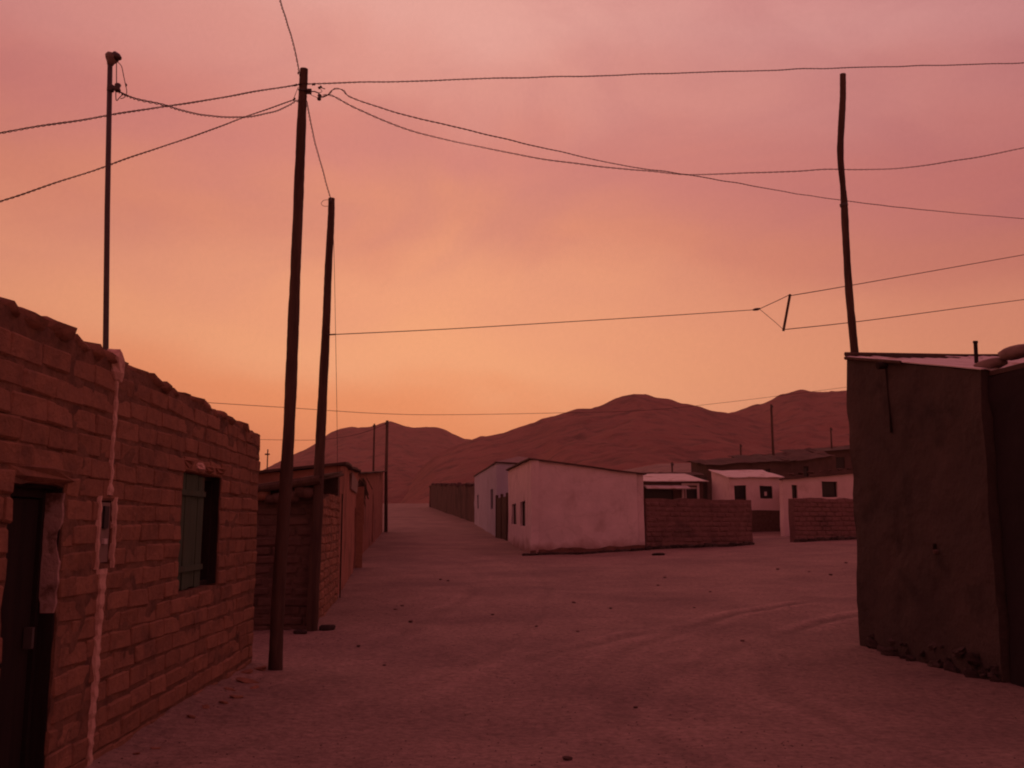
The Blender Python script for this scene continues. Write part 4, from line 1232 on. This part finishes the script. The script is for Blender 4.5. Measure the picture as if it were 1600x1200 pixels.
# ------------------------------------------------------------------ YARD HOUSES
def opening(A, d, Yfun, x0, x1, y0, y1): pass
def px_house(name, label, pL, pR, Y, tL, tR, depth, dirx, m, roof_m, wins, back_up=0, over=.15, seed=0, frames=None, skirt=False, zb=None, YR_=None, waves=0):
    """house whose front runs from pixel column pL to pR"""
    a = at(pL, tL, Y); b = at(pR, tR, YR_ or Y + .6)
    A = (a.x, a.y); B = (b.x, b.y); back = Vector((dirx, 1, 0)).normalized() * depth
    C = (b.x + back.x, b.y + back.y); D = (a.x + back.x, a.y + back.y)
    g = min(G(*A), G(*B)) if zb is None else zb
    d = Vector((b.x - a.x, b.y - a.y, 0)); LL = d.length; d.normalize()
    ops = []
    for (x0, x1, y0, y1) in wins:
        f = lambda px: min(range(0, int(LL * 50) + 1), key=lambda i: abs((a.x + d.x * i * .02) / (a.y + d.y * i * .02) - (px - 800) / F / 1.003)) * .02
        s0, s1 = f(x0), f(x1); Ym = a.y + d.y * (s0 + s1) / 2
        ops.append((max(s0, .05), min(s1, LL - .05), max(EYE + ratio(y1) * Ym, g - .35), EYE + ratio(y0) * Ym))
    t = house(name, label, 'house', [A, B, C, D], g, [a.z, b.z, b.z + back_up, a.z + back_up], m, roof_m, {0: ops}, over=over, seed=seed, cell=.5, roof_off=.0, waves=waves, roof_thick=.04, roof_amp=.14 if name == 'village_house' else .03)
    for i, o in enumerate(ops):
        window_in(t, A, B, o, .1, .09 if frames and frames[i] else .05, M_frame if frames and frames[i] else M_darkwood, M_glass, bars=0, name='window')
    return t, Vector((*A, 0)), Vector((*B, 0)), d
# house with the veranda and white window
tv, VA, VB, VD = px_house('veranda_house', 'low dark house with one white framed window behind the left yard wall', 1000, 1098, 52, 752, 752, 4, -.1, M_village, M_tin, [(1007, 1052, 764, 790), (1070, 1092, 761, 782)], back_up=.55, over=.25, seed=81, frames=[0, 1])
mb = MB(); q = VA + VD * 1.4 + Vector((VD.y, -VD.x, 0)) * .35
R = Matrix.Rotation(math.atan2(VD.y, VD.x), 3, 'Z'); mb.box(q + Vector((0, 0, EYE + ratio(761) * 52)), (2.4, .7, .07), R @ Matrix.Rotation(.25, 3, 'X')); mb.build('awning', M_tin, tv)
q = VA + VD * ((VB - VA).length - .72) + Vector((VD.y, -VD.x, 0)) * .03
mb = MB()
for sx in (-.43, .43): mb.box(q + VD * sx + Vector((0, 0, 3.15)), (.13, .05, 1.15), R)
mb.box(q + Vector((0, 0, 3.78)), (1.0, .05, .12), R); mb.build('window_surround', M_frame, tv)
th2, A2, B2, D2_ = px_house('pale_cottage', 'pale cottage with a bright tin roof and two dark windows beyond the yard gap', 1140, 1222, 50, 746, 746, 3.0, -.107, M_white, M_tin, [(1147, 1165, 758, 781), (1186, 1206, 759, 779)], back_up=.5, over=.12, seed=83)
mb = MB(); n_ = Vector((D2_.y, -D2_.x, 0)); wall_mb(mb, A2 + n_ * .05, B2 + n_ * .05, .6, EYE + ratio(797) * 50, EYE + ratio(797) * 50, .04, (), .5, .015, 1, 84); mb.build('dark_plinth', M_darkmortar, th2)
# pale figure-like curtain gap inside its right window
wA = A2 + D2_ * 2.0 - n_ * .08
MB().box(wA + Vector((.02, 0, EYE + ratio(771) * 50)), (.13, .02, .22)).build('curtain', M_frame, th2)
px_house('pale_house', 'pale house with a square dark window behind the right yard wall', 1222, 1400, 46, 749, 735, 5, .32, M_white, M_village, [(1236, 1245, 757, 778), (1283, 1307, 752, 776)], back_up=-.2, over=.18, seed=85, YR_=48.5)
# stones and clods holding down its roof
random.seed(12)
for k in range(9):
    px = 1240 + k * 15; Yk = 47.2; p = at(px, 746 - (px - 1225) * .1, Yk)
    o = bpy.data.objects.new('roof_stone', STONES[k % 6]); s_ = random.uniform(.18, .4); o.scale = (s_, s_, s_ * .6); o.rotation_euler = (0, 0, k)
    place(o, None, p + Vector((0, .3, .12)))
    tag(o, 'dark stone weighing down the roof of the pale house', 'stone', 'stones on the pale house roof')

# darker village roofs climbing the slope behind
vill = [('low dark mud house behind the bright tin roof of the cottage', 1104, 1176, 70, 727, 722, 4, .5),
        ('dark mud house with a humped roof above the pale cottage', 1176, 1236, 76, 722, 719, 5, .8),
        ('dark village house with a sloping roof above the pale house', 1232, 1300, 82, 722, 712, 5, .9),
        ('uppermost dark village house touching the brown building edge', 1262, 1390, 92, 707, 697, 6, .6),
        ('small dark house behind the veranda house roof', 1028, 1092, 68, 743, 741, 4, .3)]
for k, (lab, x0, x1, Y, t0, t1, dp, bu) in enumerate(vill):
    px_house('village_house', lab, x0, x1, Y, t0, t1, dp, -.1, M_village, M_dtin if k % 2 else M_village, [(x0 + (x1 - x0) * .35, x0 + (x1 - x0) * .46, (t0 + t1) / 2 + 12, (t0 + t1) / 2 + 30)], back_up=bu, over=.3, seed=90 + k)

# ------------------------------------------------------------------ BROWN BUILDING on the right
def right_house():
    A = Vector((4.50, 12.75, 0)); B = Vector((4.92, 9.95, 0))
    t = thing('brown_house', (6, 12, 0), 'tall brown mud walled house with a tin roof at the right', 'house')
    zA = EYE + ratio(557) * 12.6; zB = EYE + ratio(580) * 9.95
    d = (B - A).normalized(); back = Vector((-d.y, d.x, 0))
    mb = MB()
    wall_mb(mb, A, B, -.4, zA, zB, .4, [(1.78, 1.86, 1.33, 1.40)], .12, .022, 2.2, 101)
    C = B + back * 6; D = A + back * 6
    wall_mb(mb, B + back * .4, C, -.4, zB, zB, .4, (), .4, .03, 1.5, 102)
    wall_mb(mb, C, D, -.4, zB, zA, .4, (), .5, .03, 1.5, 103)
    wall_mb(mb, D, A + back * .4, -.4, zA, zA, .4, (), .4, .03, 1.5, 104)
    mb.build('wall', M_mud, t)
    out = -back
    # roof
    o1 = A + out * .02 + d * .02; o2 = B + out * .03 + d * .04
    # sheets: far part older and lower, near part bright
    rise = Vector((0, 0, .05))
    a = o1 + Vector((0, 0, zA)); b = o2 + Vector((0, 0, zB)); 
    bk = back * 6
    sheet('roof', M_tin, t, b, b + bk, a + bk + Vector((0, 0, .15)), a, 90, 8, wave=.012, waves=34, thick=.012, off=.022, amp=.004)
    # dark timber verge along the high back edge
    vb = MB(); vb.tube([a + Vector((0, 0, .055)) , a + bk * .3 + Vector((0, 0, .075)), a + bk + Vector((0, 0, .2))], .028, 8, noise=.1); vb.build('ridge_pole', M_wood, t)
    vb = MB(); vb.tube([a + Vector((0, 0, .0)) + out * .0, a.lerp(b, .48) + Vector((0, 0, .012)) + out * .02], .022, 8, noise=.1); vb.build('eave_pole', M_wood, t)
    # rain spout stain channel: a vertical split in the mud with a stub of wood at its head
    c = A + d * 1.02 + out * .01
    cb = MB(); cb.tube([c + Vector((0, 0, zA - .30)), c + d * .004 + Vector((0, 0, zA - .55)), c + d * .012 + Vector((0, 0, zA - .85)), c + d * .016 + Vector((0, 0, zA - 1.1))], [.020, .012, .010, .018], 6, noise=.2); cb.build('drip_rod', M_darkwood, t)
    cb = MB(); cb.tube([c + Vector((0, 0, zA - .24)) - out * .1, c + Vector((0, 0, zA - .27)) + out * .12], .045, 8, noise=.1); cb.build('rain_spout', M_darkwood, t)
    MB().lump(A + d * 1.86 + out * .03 + Vector((0, 0, 1.30)), (.07, .06, .05), 4).build('wall_pebble', M_stone, t)
    # undercut foot with field stones
    random.seed(33); k = 0; s = .02
    Ln = (B - A).length
    for k in range(40):
        sz = random.choice((.06, .08, .11, .15, .20)) * random.uniform(.85, 1.2)
        hgt_ = random.random() ** 1.6 * .24
        p = A + d * random.uniform(.02, Ln) + out * (random.uniform(-.045, .02) + (.03 if hgt_ < .06 else 0))
        o = bpy.data.objects.new('foundation_stone', FSTONES[k % 6]); o.scale = (sz, sz * .8, sz * random.uniform(.6, 1.1))
        o.rotation_euler = (random.uniform(-.5, .5), random.uniform(-.5, .5), random.uniform(0, 3))
        place(o, t, (p.x, p.y, G(p.x, p.y) + hgt_))
    # darker lean-to continuing towards the camera
    t2 = thing('dark_shed', (6.5, 8, 0), 'almost black mud shed at the right edge joined to the brown house', 'shed')
    A3 = B + out * -.07 + d * .02; B3 = A3 + d * 4.6
    mb = MB(); wall_mb(mb, A3, B3, -.4, zB - .05, zB - .1, .4, (), .2, .025, 2, 111)
    C3 = B3 + back * 5; wall_mb(mb, B3 + back * .4, C3, -.4, zB - .1, zB - .1, .4, (), .5, .03, 1.5, 112)
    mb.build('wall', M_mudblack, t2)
    sheet('roof', M_dtin, t2, A3 + Vector((0, 0, zB)), A3 + back * 5 + Vector((0, 0, zB)), B3 + back * 5 + Vector((0, 0, zB)), B3 + Vector((0, 0, zB)), 20, 6, thick=.05, off=.0, amp=.01)
    random.seed(8)
    e0 = A3 - d * .42 + Vector((0, 0, zB + .14)) + out * -.12
    for k in range(7):
        c = e0 + d * (.30 + k * .42)
        l = MB(); l.lump(c + Vector((0, 0, -.04 * (k == 0) + random.uniform(-.01, .01))), (.50, .20, .115 + .02 * (k % 2)), 120 + k, Matrix.Rotation(math.atan2(d.y, d.x), 3, 'Z'), n=10, rough=.06)
        o = l.build('mud_roll', M_roll, t2, True)
    p = at(1524, 545, 11.2)
    tb = thing('stub_pipe', p, 'short dark stub of pipe standing on the roof at the right edge', 'pipe')
    MB().tube([p + Vector((0, 0, -.25)), at(1524, 534, 11.2)], .024, 8).build('pipe', M_darkwood, tb)
    MB().tube([at(1524, 536, 11.2), at(1524, 533, 11.2)], .03, 8).build('collar', M_darkwood, tb)
right_house()

# ------------------------------------------------------------------ STONES on the road
random.seed(44)
spots = [(887, 1187, .055), (642, 972, .07), (618, 953, .06), (628, 947, .05), (769, 961, .05), (896, 942, .06), (954, 951, .05), (838, 979, .04), (688, 906, .07), (1028, 915, .06), (1039, 903, .07),
         (1298, 899, .09), (1215, 890, .07), (1264, 894, .07), (1160, 1002, .05), (993, 1106, .035), (903, 987, .04), (700, 908, .06), (1322, 880, .08), (1085, 950, .04), (1110, 925, .05), (560, 1010, .045), (600, 1040, .035)]
for k, (px, py, sz) in enumerate(spots):
    p = gpt(px, py)
    o = bpy.data.objects.new('stone', STONES[k % 6]); o.scale = (sz * 1.2, sz, sz * .8); o.rotation_euler = (0, 0, k * 1.3)
    place(o, None, (p.x, p.y, p.z + sz * .15))
    lab = {0: 'lone dark stone nearest the camera on the dusty street', 1: 'small dark stone nearest the two poles, one of a close trio on the street',
           11: 'dark stone on the street close to the left edge of the brown house'}.get(k, 'small dark stone lying loose on the dusty street')
    tag(o, lab, 'stone', 'small stones scattered on the street')
p = gpt(1028, 868)
b = MB(); b.lump((p.x, p.y, p.z + .04), (.45, .2, .10), 4, n=8, rough=.2); o = b.build('rag', M_darkwood, None); tag(o, 'dark flat rag on the street in front of the white house right corner', 'rag')

def gravel():
    rg = np.random.default_rng(99)
    n = 6500
    Y = 3.5 + 30 * rg.random(n) ** 1.5
    X = rg.uniform(-.45, .55, n) * Y
    ok = (X > -2.7) & ~((X > 4.3) & (Y < 13)) & (noise3(X * .7, Y * .5, 0, 8) > rg.uniform(-.6, .8, n))
    X = X[ok]; Y = Y[ok]; n = len(X)
    sz = rg.uniform(.004, .013, n) * (1 + Y * .03)
    Z = ground_base(X, Y) + relief(X, Y) + sz * .05
    base = []
    for q in range(5):
        m_ = MB().lump((0, 0, 0), (1, 1, .6), q, n=4, rough=.3); base.append((np.array([list(v) for v in m_.v]), m_.f))
    V = []; Fc = []; off = 0
    for k in range(n):
        bv, bf = base[k % 5]; a = k * 2.4
        ca, sa = math.cos(a) * sz[k], math.sin(a) * sz[k]
        V.append(np.stack([X[k] + bv[:, 0] * ca - bv[:, 1] * sa, Y[k] + bv[:, 0] * sa + bv[:, 1] * ca, Z[k] + bv[:, 2] * sz[k]], -1))
        Fc += [tuple(i + off for i in f) for f in bf]; off += len(bv)
    V = np.concatenate(V)
    me = mesh_of('gravel', V.tolist(), Fc, M_stone)
    o = bpy.data.objects.new('gravel', me); COL.objects.link(o)
    tag(o, 'fine gravel strewn over the dusty street', 'gravel', kind='stuff')
gravel()

# ------------------------------------------------------------------ dusty air between the camera and the hills
def haze():
    zt = max((o.matrix_basis @ Vector(c)).z for o in COL.objects if o.type == 'MESH' and o.parent is None for c in o.bound_box) + 4
    mb = MB(); mb.box((0, 1150, (zt - 3.0) / 2), (5400, 2400, zt + 3.0))
    m = bpy.data.materials.new('dusty_air'); m.use_nodes = True
    t = m.node_tree; t.nodes.clear()
    out = N(t, 'ShaderNodeOutputMaterial'); v = N(t, 'ShaderNodeVolumePrincipled')
    v.inputs['Color'].default_value = (.95, .76, .64, 1); v.inputs['Density'].default_value = .00020; v.inputs['Anisotropy'].default_value = .2
    L(t, v.outputs[0], out.inputs['Volume'])
    o = mb.build('haze', m, None); tag(o, 'thin dusty air hanging before the hills', 'haze', kind='stuff')
haze()
